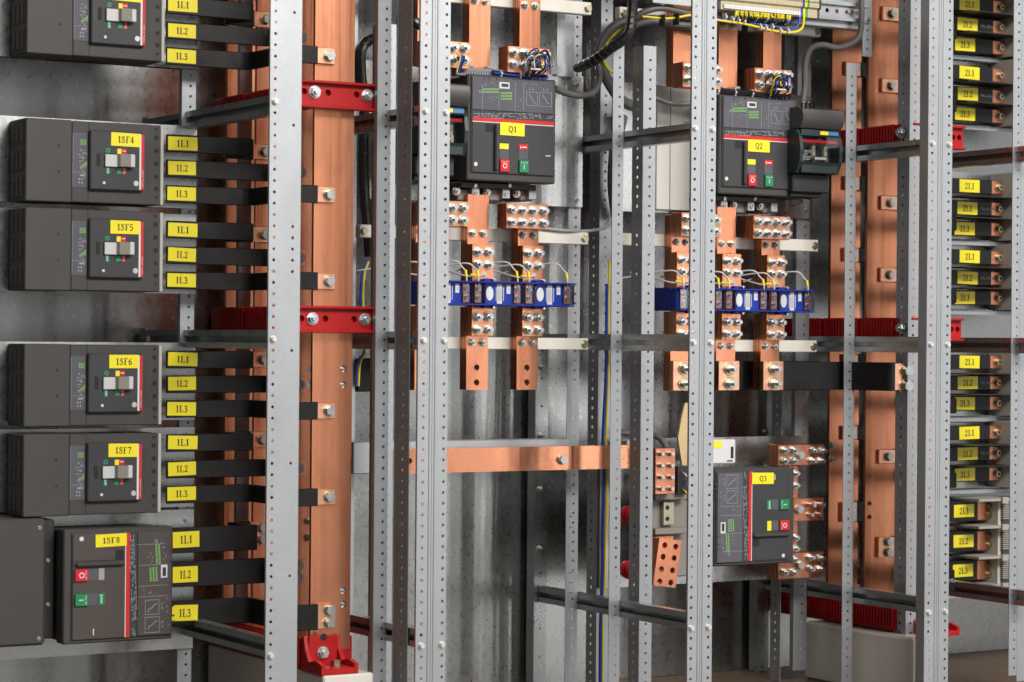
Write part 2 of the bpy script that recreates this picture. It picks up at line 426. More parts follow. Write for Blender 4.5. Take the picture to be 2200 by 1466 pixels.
# ------------------------------------------------------------------ fasteners (shared meshes, all looking to the front)
def fx(parts): 
    mb = MB()
    for (k, r, a, b, m) in parts:
        n = 6 if k == 'hex' else 16
        mb.cyl((0, -a, 0), (0, -1, 0), r, b-a, n, m, sm=(k != 'hex'), rot=.3 if k == 'hex' else 0, r2=r*.86 if k == 'dome' else None)
    return mb
ZZ = ['zinc', 'zinc_gold', 'zinc_white', 'slit']
BOLT_NUT = fx([('c', .0135, 0, .0022, 1), ('c', .0108, .0022, .0040, 0), ('hex', .0100, .0040, .0125, 0), ('c', .0055, .0125, .0225, 0)]).mesh('bolt', ZZ)
BOLT_NUT_S = fx([('c', .0108, 0, .0018, 0), ('c', .0090, .0018, .0034, 1), ('hex', .0082, .0034, .0100, 0), ('c', .0042, .0100, .0150, 1)]).mesh('bolt', ZZ)
BOLT_NUT_L = fx([('c', .0185, 0, .0028, 1), ('c', .0140, .0028, .0050, 1), ('hex', .0120, .0050, .0150, 0), ('c', .0066, .0150, .0300, 0)]).mesh('bolt', ZZ)
BOLT_HEX = fx([('c', .0140, 0, .0024, 1), ('c', .0118, .0024, .0044, 1), ('hex', .0115, .0044, .0125, 0), ('c', .0070, .0125, .0129, 0)]).mesh('bolt', ZZ)
BOLT_HEX_R = fx([('c', .0150, 0, .0020, 0), ('hex', .0118, .0020, .0110, 0), ('c', .0066, .0110, .0165, 0)]).mesh('bolt', ZZ)
BOLT_DOME = fx([('c', .0078, 0, .0018, 2), ('c', .0066, .0018, .0060, 2), ('dome', .0060, .0060, .0080, 2)]).mesh('bolt', ZZ)
BOLT_GOLD = fx([('c', .0100, 0, .0016, 1), ('hex', .0086, .0016, .0085, 1)]).mesh('bolt', ZZ)
STUD = fx([('c', .0062, -.004, .026, 0), ('dome', .0062, .026, .028, 0)]).mesh('stud', ZZ)
STUD_S = fx([('c', .0060, -.004, .012, 0), ('dome', .0060, .012, .014, 0)]).mesh('stud', ZZ)
SCREW = fx([('c', .0075, 0, .0014, 0), ('dome', .0058, .0014, .0046, 0)]); SCREW.box(-.0042, .0042, -.0049, -.0045, -.0006, .0006, 0, 3).box(-.0006, .0006, -.00491, -.0045, -.0042, .0042, 0, 3)
SCREW = SCREW.mesh('screw', ZZ)
def bolt(me, pos, parent, name='bolt', sc=1.):
    return inst(name, me, pos, parent, (0, random.uniform(0, 6.28), 0), sc)

# ================================================================== SETTING
solo('floor', MB().box(-9, 12, -10, 9, -.55, -.45), 'concrete', None, None, (0, 0, 0), kind='structure')
for i in range(9):                                  # timber platform under the cabinets
    solo('wooden_platform', MB().box(-2.6+i*.8, -1.802+i*.8, -.12, 1.3, -.45, .060, .002), 'floor', None, None, (-2.6+i*.8, 0, 0), kind='structure')
ZB, ZT = .062, 2.05
def front(x0, y):                                  # sheet looking to the front, its left edge at x0
    return lambda a, d, h: (x0+a, y+d, h)
def sideways(x, y0):                               # sheet looking to the left, running backwards from y0
    return lambda a, d, h: (x+d, y0+a, h)
# ---- back walls
def back_wall(label, x0, x1, cols, y=.756, z0=ZB, z1=ZT):
    mb = MB()
    if cols: mb.perf(x1-x0, z0, z1, [(c-x0, r, rows) for c, r, rows in cols], .002, front(x0, y))
    else: mb.box(x0, x1, y, y+.002, z0, z1)
    mb.box(x0, x0+.0015, y-.018, y, z0, z1).box(x1-.0015, x1, y-.018, y, z0, z1)
    return solo('back_panel', mb, 'galv_panel', label, 'panel', (x0, y, z0))
def rk(*zs): return {round(z/.025) for z in zs}
zz = lambda u, v: W(u, v, .756).z
back_wall('grey galvanized back panel behind the breakers labelled 1SF, with a few bright drilled holes', -1.50, -.290,
          [(W(345, 252, .756).x, .0022, rk(zz(345, 252), zz(310, 640), zz(310, 662), zz(340, 685))), (W(375, 190, .756).x, .0025, rk(zz(375, 168), zz(375, 210), zz(372, 642), zz(372, 685)))])
back_wall('galvanized back panel behind the copper risers on the left', -.287, -.006, None)
back_wall('large shiny galvanized back panel with vertical light streaks below breaker Q1', -.003, .750, None)
back_wall('dark shiny back panel behind breakers Q2 and Q3', .753, 1.506, None)
back_wall('back panel behind the right-hand copper risers, with a column of bright holes', 1.509, 1.885,
          [(W(1757, 137, .756).x, .003, rk(zz(1757, 137), zz(1753, 615))), (W(1845, 300, .756).x, .004, {k for k in range(0, 90) if k % 2 == 0})])
back_wall('galvanized back panel at the far right behind the 2L bars', 1.888, 2.75, None)

for xa, xb in ((-1.50, -.381), (-.378, -.006), (-.003, .750), (.753, 1.506), (1.509, 1.885), (1.888, 2.75)):      # unseen sheets added overhead to shade the upper interior
    solo('unseen_shade_sheet', MB().box(xa, xb, .150, .758, ZT+.002, ZT+.004), 'galv_panel', None, None, (xa, .004, ZT), kind='structure')
# ---- uprights
def upright(name, label, sheets, flange=None, bolts=(), group='perforated uprights', mats='galv', lips=True):
    """sheets = [(x0,x1,y,z0,z1,cols)] ; flange = [(x,y0,y1,z0,z1,cols)]"""
    x0, x1, y, z0, z1, _ = sheets[0]
    t = thing(name, label, 'post', (x0, y, z0), group)
    for (x0, x1, y, z0, z1, cols) in sheets:
        mb = MB().perf(x1-x0, z0, z1, [(c-x0, r, rows) for c, r, rows in cols], .002, front(x0, y))
        lp = .007 if name == 'front_post' else .016
        if lips:
            if not any(abs(f_[0]-x0) < .003 for f_ in (flange or [])): mb.box(x0, x0+.002, y+.0022, y+lp, z0, z1)
            if not any(abs(f_[0]-x1) < .003 for f_ in (flange or [])): mb.box(x1-.002, x1, y+.0022, y+.016, z0, z1)
        if name == 'front_post' and x1-x0 < .06:
            xr_ = x1-.0085 if sheets[0][0] == x0 else x0+.0045
            mb.prism([(xr_, y-.0002), (xr_+.0015, y-.0016), (xr_+.0028, y-.0016), (xr_+.0042, y-.0002)], z0, z1, ax='z')
        part('face', mb, mats, t)
    for (x, y0, y1, z0, z1, cols) in (flange or []):
        mb = MB().perf(y1-y0, z0, z1, [(c-y0, r, rows) for c, r, rows in cols], .002, sideways(x, y0))
        part('flange', mb, mats, t)
    for p in bolts: bolt(BOLT_DOME, p, t)
    return t
RZ = (1.525, 1.0, .30)
cl = rk(1.725, 1.475, 1.225, .975, .725, .475, 1.25, 1.2, 1.175, 1.15)
upright('front_post', 'wide pale front post between the 1L bars and the copper risers', [(-.419, -.342, 0, ZB, ZT, [(-.4065, .0036, None), (-.361, .0036, cl)])],
        bolts=[(-.4065, 0, z) for z in RZ])
upright('front_post', 'pale double front post left of breaker Q1 with white bolts', [(-.0415, -.004, 0, ZB, ZT, [(-.027, .0037, None)]), (-.003, .037, 0, ZB, ZT, [(.027, .0037, None)])],
        bolts=[(x, 0, z) for x in (-.027, .027) for z in RZ])
upright('front_post', 'pale double front post just left of breakers Q2 and Q3', [(.7165, .7527, 0, ZB, ZT, [(.727, .0037, None)]), (.7537, .790, 0, ZB, ZT, [(.779, .0037, None)])],
        bolts=[(x, 0, z) for x in (.727, .779) for z in RZ])
upright('front_post', 'pale double front post just left of the yellow 2L labels', [(1.470, 1.5107, 0, ZB, ZT, [(1.4835, .0037, None)]), (1.5117, 1.552, 0, ZB, ZT, [(1.5405, .0037, None)])],
        flange=[(1.4698, .002, .034, ZB, ZT, [(.018, .003, set())])], bolts=[(x, 0, z) for x in (1.4835, 1.5405) for z in RZ])
x9 = W(2184, 733, .07).x
upright('side_post', 'narrow post at the right picture edge beside the 2L bars', [(W(2177, 200, .07).x, W(2194, 200, .07).x, .07, W(2170, 1452, .07).z, ZT, [(x9, .0034, None)]),
        (W(2195.5, 200, .07).x, W(2215, 200, .07).x, .072, W(2170, 1466, .07).z, ZT, [(W(2207, 733, .07).x, .0028, rk(1.5, 1.0, .5))])], lips=False)
upright('thin_post', 'post with two hole rows left of the shade-coloured perforated strip', [(-.0705, -.036, .154, ZB, ZT, [(-.0475, .0034, None)])], flange=[(-.036, .157, .185, ZB, ZT, [(.17, .003, set())])])
upright('thin_post', 'shade-coloured perforated strip seen edge-on left of the double post by Q1', [(-.0475, -.0435, .100, ZB, ZT, [(-.0455, .0001, set())])],
        flange=[(-.0455, .034, .0985, ZB, ZT, [(.064, .0038, None)])], lips=False, mats='galv_shaded')
dz = W(1328, 92, .3).z; fz = W(1394, 99, .3).z; gz = W(1829, 137, .3).z
upright('inner_post', 'short bright post behind and left of the double post by Q1', [(.017, .056, .300, ZB, fz, [(.040, .0034, None)])], flange=[(.017, .303, .348, ZB, fz, [(.325, .005, None)])])
upright('rear_post', 'rear perforated post right beside the copper riser with black conduit', [(.017, .055, .500, ZB, ZT, [(.036, .0034, None)])], flange=[(.017, .503, .545, ZB, ZT, [(.525, .005, None)])])
ps = upright('inner_post', 'bright post between breakers Q1 and Q2 with the rails passing behind it', [(.683, .7160, .300, ZB, dz, [(.7030, .0034, None)])], lips=False)
upright('rear_post', 'rear perforated post right of Q1 with black pen ticks', [(.678, .7155, .500, ZB, ZT, [(.7005, .0034, None)])], lips=False)
upright('inner_post', 'bright post with dark flange left of the double post by Q2', [(.776, .815, .300, ZB, fz, [(.797, .0036, None)])], flange=[(.776, .303, .350, ZB, fz, [(.326, .0048, None)])])
upright('rear_post', 'rear post behind the blue and yellow-green wire between Q1 and Q2', [(.775, .812, .500, ZB, ZT, [(.792, .0036, None)])], flange=[(.775, .503, .55, ZB, ZT, [(.528, .0048, None)])])
upright('inner_post', 'narrow grey post in front of the leftmost visible 2L copper riser', [(1.438, 1.4735, .300, ZB, gz, [(1.4575, .0034, None)])], lips=False)
upright('rear_post', 'rear post right of breaker Q2 with brown tint', [(1.427, 1.4735, .500, W(1720, 1440, .5).z, ZT, [(1.4565, .0034, None)])], flange=[(1.385, .505, .55, ZB, ZT, [(.528, .0048, None)])])
upright('inner_post', 'post with dark perforated flange in front of the right copper risers', [(1.5475, 1.585, .166, ZB, ZT, [(1.5645, .0036, None)])], flange=[(1.5475, .169, .216, ZB, ZT, [(.192, .0050, None)])])
# pen ticks on the rear post right of Q1
tp = [o for o in WL if o.get('label', '').startswith('rear perforated post right of Q1')][0]
for v in (1110, 1133, 1231, 1252, 1274):
    p = W(1222, v, .4995); part('pen_mark', MB().box(p.x, p.x+.013, .4990, .4996, p.z-.0005, p.z+.0007), 'ink', tp)
# ---- corner posts at the back
def corner(label, x0, z1=ZT):
    t = thing('corner_post', label, 'post', (x0, .70, ZB), 'rear corner posts')
    part('face', MB().perf(.040, ZB, z1, [(.02, .003, {k for k in range(90) if k % 3 == 0})], .002, front(x0, .700)).box(x0+.0385, x0+.04, .7022, .738, ZB, z1), 'galv_rail', t)
    part('flange', MB().box(x0, x0+.002, .7022, .738, ZB, z1), 'galv_rail', t)
    for z in (.93, .745, .60, .44): inst('bolt', BOLT_NUT_S, (x0+.02, .700, z), t)
    return t
corner('dark rear corner post right of the shiny panel below Q1', .704)
corner('dark rear corner post at the far right end of Q3 compartment', 1.452, W(1700, 1466, .7).z+.45)
corner('rear corner post behind the left copper risers', -.052)
# ---- rails running from front to back
def rail(label, x0, y1=.735):
    for z, w in zip((1.517, .999, .318), ('upper', 'middle', 'lower')):
        h = .021; x1 = x0+.026
        mb = MB().box(x1-.002, x1, .004, y1, z-h, z+h)
        mb.box(x0, x1-.0022, .004, y1, z+h-.002, z+h).box(x0, x1-.0022, .004, y1, z-h, z-h+.002)
        mb.box(x0, x0+.002, .004, y1, z+h-.014, z+h-.0022).box(x0, x0+.002, .004, y1, z-h+.0022, z-h+.014)
        t = solo('depth_rail', mb, 'galv_rail', label % w, 'rail', (x0, 0, z), 'rails running from front to back')
        m2 = MB().box(x0-.002, x0-.0003, y1-.035, y1+.001, z-h-.004, z+h+.004)
        part('end_plate', m2, 'galv_rail', t)
        inst('screw', SCREW, (x0-.002, y1-.018, z), t, (0, 0, -math.pi/2))
rail('%s steel rail running back behind the 1L bars on the left', -.4175)
rail('%s steel rail running back between the copper risers and Q1', -.0405)
rail('%s steel rail running back between breakers Q1 and Q2', .7175)
rail('%s steel rail running back in front of the right copper risers', 1.4750)
rail('%s steel rail running back beside the 2L bars', W(2184, 733, .07).x-.012)

# ---- mounting plates
def plate(label, x0, x1, z0, z1, y, screws=(), lip=.014, mats='galv_panel', ty=.002):
    t = thing('mounting_plate', label, 'plate', (x0, y, z0), 'galvanized mounting plates')
    mb = MB().box(x0, x1, y, y+ty, z0, z1)
    mb.box(x0, x1, y+ty+.0002, y+ty+lip, z1-.002, z1).box(x0, x1, y+ty+.0002, y+ty+lip, z0, z0+.002)
    part('sheet', mb, mats, t)
    for s in screws: inst('screw', SCREW, s, t)
    return t
plate('shiny galvanized plate behind breaker Q1, screwed to the rear post', .060, W(1252, 300, .49).x, W(1230, 445, .49).z, W(1230, 163, .49).z, .490, [W(1240, 183, .49), W(1240, 430, .49)])
plate('galvanized plate behind breaker Q2', .815, 1.4735, W(1720, 470, .49).z, W(1720, 205, .49).z, .490, [W(1733, 453, .49)])
plate('galvanized plate behind breaker Q3', .80, 1.4735, W(1640, 1245, .49).z, W(1640, 938, .49).z, .490)
plate('bent galvanized bracket sheet above breaker Q1 on the right', W(1196, 100, .48).x, W(1233, 100, .48).x, W(1215, 165, .48).z, 2.0, .478, mats='galv_rail')
plate('white sheet metal strip behind the blue and yellow wire, screwed near its foot', W(1290, 1000, .487).x, W(1309, 1000, .487).x, W(1300, 1264, .487).z, W(1300, 985, .487).z, .487, [W(1295, 1248, .487)], mats='steel_painted')
LP = .462
xr = W(423, 300, LP).x
for lb, va, vb in (('galvanized plate behind breaker 1SF3 with a folded bottom edge', -60, 150), ('galvanized plate behind breaker 1SF4', 272, 449), ('galvanized plate behind breaker 1SF5', 462, 632),
                   ('galvanized plate behind breaker 1SF6 with a bright top edge', 737, 902), ('galvanized plate behind breaker 1SF7', 918, 1088), ('galvanized plate behind breaker 1SF8', 1094, 1392)):
    plate(lb, -1.42, xr, W(420, vb, LP).z, W(420, va, LP).z, LP, [W(400, 1118, LP)] if '8' in lb else (), lip=.022)
t = upright('side_strip', 'perforated upright strip carrying the plates right of the 1SF breakers', [(W(391, 200, .470).x, W(421, 200, .470).x, .470, ZB, ZT, [(W(405, 733, .47).x, .0034, None)])])
t = upright('side_strip', 'perforated grey upright seen between the left copper risers', [(W(515, 300, .60).x, W(541, 300, .60).x, .600, ZB, ZT, [(W(521, 733, .60).x, .0028, set())])])

# ================================================================== LEFT: BREAKERS AND INSULATED BARS
K4 = 3.054
def r4(zx0, zy0, zx1, zy1, Y): return rect(zx0/K4, zy0/K4, zx1/K4, zy1/K4, Y)
def moulded_breaker(word, dv):
    """compact breaker lying on its side; measured on 1SF4 and moved to its own height"""
    YF = .355
    dzz = W(275, 347+dv, YF).z-W(275, 347, YF).z
    x0, x1 = W(55, 347, YF).x, W(345, 347, YF).x
    z1, z0 = W(200, 262, YF).z+dzz, W(200, 436, YF).z+dzz
    t = thing('circuit_breaker', 'dark grey breaker with white toggle, labelled %s' % word, 'breaker', (x0, LP, z0), 'dark grey breakers with toggles')
    xs, xt = W(470/K4, 347, YF).x, W(580/K4, 347, YF).x
    part('body', MB().box(xs+.0006, x1, YF, LP-.0005, z0, z1, .002), 'plastic_grey', t)
    tc = part('terminal_cover', MB().box(x0, xs, YF-.0015, LP-.0008, z0-.001, z1+.001, .002), 'plastic_grey', t)
    h = (z1-z0)/3
    for i in range(3):                                   # vented end, three recessed fields
        za, zb = z0+i*h+.006, z0+(i+1)*h-.006
        v = part('vent', MB().box(x0-.0012, x0-.0002, YF+.010, LP-.006, za, zb), 'vent_dark', t)
        for k in range(3):
            ya = YF+.016+k*.027; part('slat', MB().box(x0-.0028, x0-.0013, ya, ya+.020, za+.004, zb-.004, .0006), 'plastic_grey', v)
    for zy in (955, 1125):
        a = W(385/K4, zy/K4, YF); a.z += dzz; part('screw_hole', MB().cyl((a.x, YF-.0026, a.z), (0, 1, 0), .0026, .001, 10), 'slit', t)
    def R(zx0, zy0, zx1, zy1, Y):
        q = r4(zx0, zy0, zx1, zy1, Y); return q[0], q[1], q[2]+dzz, q[3]+dzz
    # seam and nameplate
    part('seam', MB().box(xt-.0007, xt+.0007, YF-.0006, YF+.0005, z0+.002, z1-.002), 'slit', t)
    a = R(474, 872, 574, 1228, YF); npl = part('nameplate', MB().box(a[0], a[1], YF-.0009, YF-.0002, a[2], a[3]), 'plastic_trip', t)
    mb = MB(); w = a[1]-a[0]; hh = a[3]-a[2]; y = YF-.0013
    rnd = random.Random(3)
    mb.quad(a[0]+.001, a[0]+.0016, y, a[2]+.002, a[3]-.002); mb.quad(a[0]+w*.35, a[1]-.001, y, a[2]+hh*.60, a[2]+hh*.605)
    mb.quad(a[0]+.002, a[1]-.001, y, a[2]+hh*.27, a[2]+hh*.275)
    for k in range(26):
        px, pz = a[0]+w*rnd.uniform(.4, .85), a[2]+hh*rnd.uniform(.12, .68); mb.quad(px, px+rnd.uniform(.002, .007), y, pz, pz+.0012)
    for k in range(4): mb.quad(a[0]+w*.42+(k % 2)*.007, a[0]+w*.42+(k % 2)*.007+.003, y, a[2]+.008+(k//2)*.008, a[2]+.012+(k//2)*.008)
    mb.quad(a[0]+w*.5, a[0]+w*.85, y, a[2]+hh*.20, a[2]+hh*.235)
    part('printing', mb, 'print_grey', npl)
    mb = MB()
    for k in range(9): px = a[0]+w*(.52+.14*(k % 3)); pz = a[2]+hh*(.78+.035*(k//3)); mb.quad(px, px+.0035, y, pz, pz+.003)
    for k in range(4): px = a[0]+w*(.50+.12*k); mb.quad(px, px+.003, y, a[2]+hh*(.34+.015*k), a[2]+hh*(.38+.03*k))
    part('green_print', mb, 'print_green', npl)
    # raised operating plate
    a = R(592, 862, 946, 1250, YF-.012)
    fp = part('operating_plate', MB().box(a[0], a[1], YF-.012, YF-.0003, a[2], a[3], .0025), 'plastic_face', t)
    y = YF-.0122
    st = R(920, 884, 945, 1250, y)
    q = part('red_stripe', MB().box(st[0]+.003, st[1], y-.0006, y, st[2]+.001, st[3]), 'red_stripe', fp)
    part('white_edge', MB().box(st[0]-.002, st[0]+.0025, y-.0005, y, st[2]+.001, st[3]), 'white_line', fp)
    mb = MB(); sw = st[1]-st[0]-.003
    text(mb, 'SACE Tmax', .040, sw*.42, lambda p_, q_: (st[0]+.0035+sw*.28+q_, y-.0011, st[2]+.047-p_))
    part('lettering', mb, 'white_line', fp)
    la = R(729, 874, 922, 962, y-.0006); label_plate(word, *la, y-.0002, t, .55, .50)
    for (nm, zx0, zy0, zx1, zy1, d, mm) in (('toggle_well', 684, 1012, 880, 1098, .0015, 'plastic_dark'), ('toggle_window', 686, 1016, 776, 1096, .006, 'toggle'), ('slot', 636, 1008, 660, 1090, .001, 'slit'),
                                            ('yellow_mark', 770, 977, 797, 1012, .0006, 'label_yellow'), ('red_mark', 799, 977, 830, 1012, .0006, 'red_button'), ('green_mark', 768, 1104, 797, 1140, .0006, 'green_sign'),
                                            ('red_mark', 800, 1104, 828, 1142, .0006, 'red_button'), ('green_mark', 698, 1100, 718, 1142, .0006, 'green_sign')):
        q = R(zx0, zy0, zx1, zy1, y); part(nm, MB().box(q[0], q[1], y-d, y-.0001, q[2], q[3], .0008 if d > .001 else 0), mm, fp)
    q = R(776, 1014, 882, 1096, y-.012)
    tg = part('toggle', MB().prism([(q[0], y-.006), (q[0]+.004, y-.016), (q[1]-.016, y-.022), (q[1]-.012, y-.018), (q[1], y-.002), (q[0], y-.002)], q[2], q[3], ax='z'), 'toggle_dark', t)
    part('toggle_tip', MB().box(q[1]-.011, q[1]+.0006, y-.0165, y-.0015, q[2]-.0004, q[3]+.0004, .0015), 'toggle', tg)
    mb = MB()
    o_ = W(710/K4, 988/K4, y); cx, cz = o_.x, o_.z+dzz
    for i in range(12):
        a0, a1 = 2*math.pi*i/12, 2*math.pi*(i+1)/12
        mb.add([(cx+r_*math.cos(b_), y-.0005, cz+r_*math.sin(b_)) for r_, b_ in ((.0052, a0), (.0052, a1), (.0028, a1), (.0028, a0))], [(0, 1, 2, 3)])
    part('off_symbol', mb, 'green_sign', fp)
    mb = MB(); q = R(800, 990, 828, 996, y); mb.quad(q[0]+.001, q[1]-.001, y-.0011, q[2], q[3])
    for body, zx, zy in (('off', 708, 1121), ('on', 814, 1123)):
        c = W(zx/K4, zy/K4, y); text(mb, body, .012, .0045, lambda p_, q_: (c.x-.0022+q_, y-.0011, c.z+dzz+.006-p_))
    part('lettering', mb, 'white_line', fp)
    c = W(683/K4, 1200/K4, y); part('seal', MB().cyl((c.x, y, c.z+dzz), (0, -1, 0), .0035, .001, 12), 'print_white', fp)
    c = W(893/K4, 1205/K4, y); part('round_sticker', MB().cyl((c.x, y, c.z+dzz), (0, -1, 0), .0062, .0008, 16), 'silver', fp)
    # right end: screw wells, embossing, pale edge strip
    for zy, r_ in ((850, .0035), (905, .0055), (990, .005), (1075, .0055), (1160, .005), (1240, .0055), (1297, .0035)):
        c = W(1026/K4, zy/K4, YF); part('screw_hole', MB().cyl((c.x, YF-.0007, c.z+dzz), (0, 1, 0), r_, .0006, 12), 'slit', t)
    q = R(955, 880, 990, 1240, YF)
    mb = MB()
    for k in range(16): mb.box(q[0]+.002, q[0]+.009, YF-.0008, YF+.001, q[2]+.006+k*.0066, q[2]+.009+k*.0066)
    g = part('embossing', mb, 'plastic_grey', t); g['kind'] = 'stuff'
    part('edge_strip', MB().box(x1+.0003, W(352, 347, YF).x, YF+.001, LP-.001, z0+.001, z1-.001, .001), 'beige', t)
    return t, dzz
SETS = [('1SF3', -311), ('1SF4', 0), ('1SF5', 187.5), ('1SF6', 475), ('1SF7', 665)]
BARV = {'1SF3': (12, 66, 121), '1SF4': (308, 362, 417), '1SF5': (493, 548, 602), '1SF6': (772, 825, 878), '1SF7': (951, 1008, 1062), '1SF8': (1160, 1233, 1317)}
YB = .405                                                   # the bars leave the breakers here
B_Y = {'1L1': .520, '1L2': .360, '1L3': .200, '1L0': .690}
BX0, BX1 = W(672, 733, .20).x, W(757, 733, .20).x
def insulated_bar(br, ph, v, big):
    h = .030 if big else .0205; th = .012 if big else .010
    z = W(395, v+1, YB-.006).z
    xs = W(358 if not big else 345, v, YB).x
    yb = B_Y[ph]-.0055
    if ph == '1L1':
        xe = W(549 if not big else 556, v, YB).x
        path = [(xs, YB), (xe-.006, YB), (xe-.006, yb), (BX0+.004, yb)]; ce = BX0+.062; rr = .009
        if yb-YB < .03: yb = YB+.03
        path = [(xs, YB), (xe-.006, YB), (xe-.030, yb), (BX0-.012, yb)]
    elif ph == '1L2':
        path = [(xs, YB), (W(585, v, YB).x, YB), (BX0-.03, yb), (BX0-.012, yb)]; ce = W(654, v, yb).x; rr = .03
    else:
        path = [(xs, YB), (W(535, v, YB).x, YB), (W(622, v, yb).x, yb), (W(681, v, yb).x, yb)]; ce = W(719 if not big else 719, v, yb).x; rr = .03
    t = thing('insulated_bar', 'black sleeved bar labelled %s coming out of breaker %s' % (ph, br), 'busbar', (xs, YB, z-h), 'black sleeved 1L bars')
    part('sleeve', MB().strip(fillet(path, rr if ph != '1L1' else .012), z-h, z+h, th), 'sleeve', t)
    xe, ye = path[-1]
    part('copper_end', MB().box(xe-.004, ce, ye-th/2+.001, ye+th/2-.0012, z-h+.0015, z+h-.0015, .0012), 'copper_end', t)
    bx = {'1L1': xe+.032, '1L2': xe+.05, '1L3': W(705, v, ye).x}[ph]
    for dz_ in ((-.0145, .0145) if big else (0,)): bolt(BOLT_HEX, (bx, ye-th/2+.001, z+dz_), t)
    la = rect(361, v-14.5, 424, v+14.5, YB-th/2) if not big else rect(371, v-17, 428, v+17, YB-th/2)
    j = random.uniform(-.0015, .0015)
    label_plate(ph, la[0]+(.0 if ph != '1L3' else -.002), la[1]+(.0 if ph == '1L1' else -.004), la[2]+j, la[3]+j, YB-th/2-.0002, t, .42 if not big else .46, .50)
for word, dv in SETS:
    moulded_breaker(word, dv)
    for ph, v in zip(('1L1', '1L2', '1L3'), BARV[word]): insulated_bar(word, ph, v, False)
for ph, v in zip(('1L1', '1L2', '1L3'), BARV['1SF8']): insulated_bar('1SF8', ph, v, True)

# ================================================================== LARGE BREAKERS (Q1, Q2, Q3, 1SF8)
KQ = 3.0536
QC = W(860+730/KQ, 850/KQ, .33)
def big_breaker(word, center, rot, yf, label, lab_rect, depth=.148, face='plastic_face', flip=1):
    cx, cz = center
    def loc(zx, zy):
        p = W(860+zx/KQ, zy/KQ, .33); return p.x-QC.x, p.z-QC.z
    def pt(a, b):
        if rot == 0: return cx+a, cz+b
        if rot == 90: return cx-b, cz+a            # turned anticlockwise: top goes to the left
        return cx+b, cz-a
    def R(zx0, zy0, zx1, zy1):
        zm, xm = (zy0+zy1)/2, (zx0+zx1)/2
        a0, a1 = loc(zx0, zm)[0], loc(zx1, zm)[0]; b1, b0 = loc(xm, zy0)[1], loc(xm, zy1)[1]
        p, q = pt(a0, b0), pt(a1, b1)
        return min(p[0], q[0]), max(p[0], q[0]), min(p[1], q[1]), max(p[1], q[1])
    def bx(zx0, zy0, zx1, zy1, y0, y1, c=0.): q = R(zx0, zy0, zx1, zy1); return MB().box(q[0], q[1], y0, y1, q[2], q[3], c)
    o = R(440, 505, 1020, 1195)
    t = thing('power_breaker', label, 'breaker', ((o[0]+o[1])/2, yf+depth, o[2]), 'large power breakers')
    part('body', MB().box(o[0], o[1], yf, yf+.045, o[2], o[3], .003).box(o[0]+.004, o[1]-.004, yf+.0452, yf+depth, o[2]+.004, o[3]-.004, .002), 'plastic_grey', t)
    mb = MB()                                           # fine ribs of the edge
    y = yf-.0042
    part('frame', bx(458, 513, 1002, 1148, yf-.0030, yf-.0002, .001), 'plastic_grey', t)
    tr = part('trip_unit', bx(464, 520, 998, 736, yf-.0060, yf-.0032, .0012), 'plastic_trip' if word[0] == 'Q' else 'plastic_brown', t)
    part('rating_plate', bx(464, 738, 998, 789, y, yf-.0032), 'plastic_face', t)
    fp = part('front_plate', bx(464, 812, 998, 1143, yf-.0055, yf-.0032, .001), face, t)
    st = part('red_stripe', bx(466, 786, 1000, 810, yf-.0058, yf-.0032), 'red_stripe', t)
    part('white_edge', bx(466, 811, 1000, 816, yf-.0060, yf-.0031), 'white_line', t)
    # clips along the top of the trip unit
    for zx in (545, 575, 625, 735, 755, 855, 905, 935):
        part('clip', bx(zx-5, 511, zx+5, 528, yf-.0068, yf-.0061), 'plastic_dark' if zx in (625, 855) else 'plastic_grey', tr)
    # printing on the trip unit
    yp = yf-.0064
    def pr(mb, zx0, zy0, zx1, zy1, yy=yp): q = R(zx0, zy0, zx1, zy1); mb.add([(q[0], yy, q[2]), (q[1], yy, q[2]), (q[1], yy, q[3]), (q[0], yy, q[3])], [(0, 1, 2, 3)])
    mb = MB()
    for zx in (530, 638, 745, 800): pr(mb, zx, 545, zx+2, 728)
    for (a, b, c, d) in ((818, 606, 893, 696), (905, 609, 985, 702)):
        pr(mb, a, b, c, b+2.4); pr(mb, a, d-2.4, c, d); pr(mb, a, b, a+2.4, d); pr(mb, c-2.4, b, c, d)
        pts = [(a+20, b+12), (a+30, b+35), (a+42, b+48), (a+46, b+66), (a+62, b+76)]
        for (p0, q0), (p1, q1) in zip(pts[:-1], pts[1:]):
            A, B = loc(p0, q0), loc(p1, q1); A, B = Vector(pt(*A)), Vector(pt(*B)); n = (B-A).normalized(); n = Vector((-n.y, n.x))*.0008
            mb.add([(A.x+n.x, yp, A.y+n.y), (B.x+n.x, yp, B.y+n.y), (B.x-n.x, yp, B.y-n.y), (A.x-n.x, yp, A.y-n.y)], [(0, 1, 2, 3)])
    for body, zx, zy in (('L-S', 838, 593), ('L-I', 930, 598)):
        A = loc(zx, zy); text(mb, body, .0135, .0062, lambda p_, q_: (lambda r_: (r_[0], yp, r_[1]))(pt(A[0]+p_, A[1]+q_)))
    rnd = random.Random(5)
    for k in range(34):
        zx, zy = rnd.choice([(rnd.uniform(535, 625), rnd.uniform(545, 572)), (rnd.uniform(755, 795), rnd.uniform(560, 700)), (rnd.uniform(545, 625), rnd.uniform(632, 660)), (rnd.uniform(505, 525), rnd.uniform(570, 612)), (rnd.uniform(805, 960), rnd.uniform(548, 556))])
        pr(mb, zx, zy, zx+rnd.uniform(4, 14), zy+3)
    part('printing', mb, 'print_grey', tr)
    mb = MB()
    for j in range(2):
        for i in range(12): pr(mb, 533+i*8.7, 582+j*18, 539+i*8.7, 594+j*18)
    for j in range(3):
        for i in range(6): pr(mb, 652+i*12.5, 607+j*19, 661+i*12.5, 619+j*19)
    part('indicator_dots', mb, 'print_green', tr)
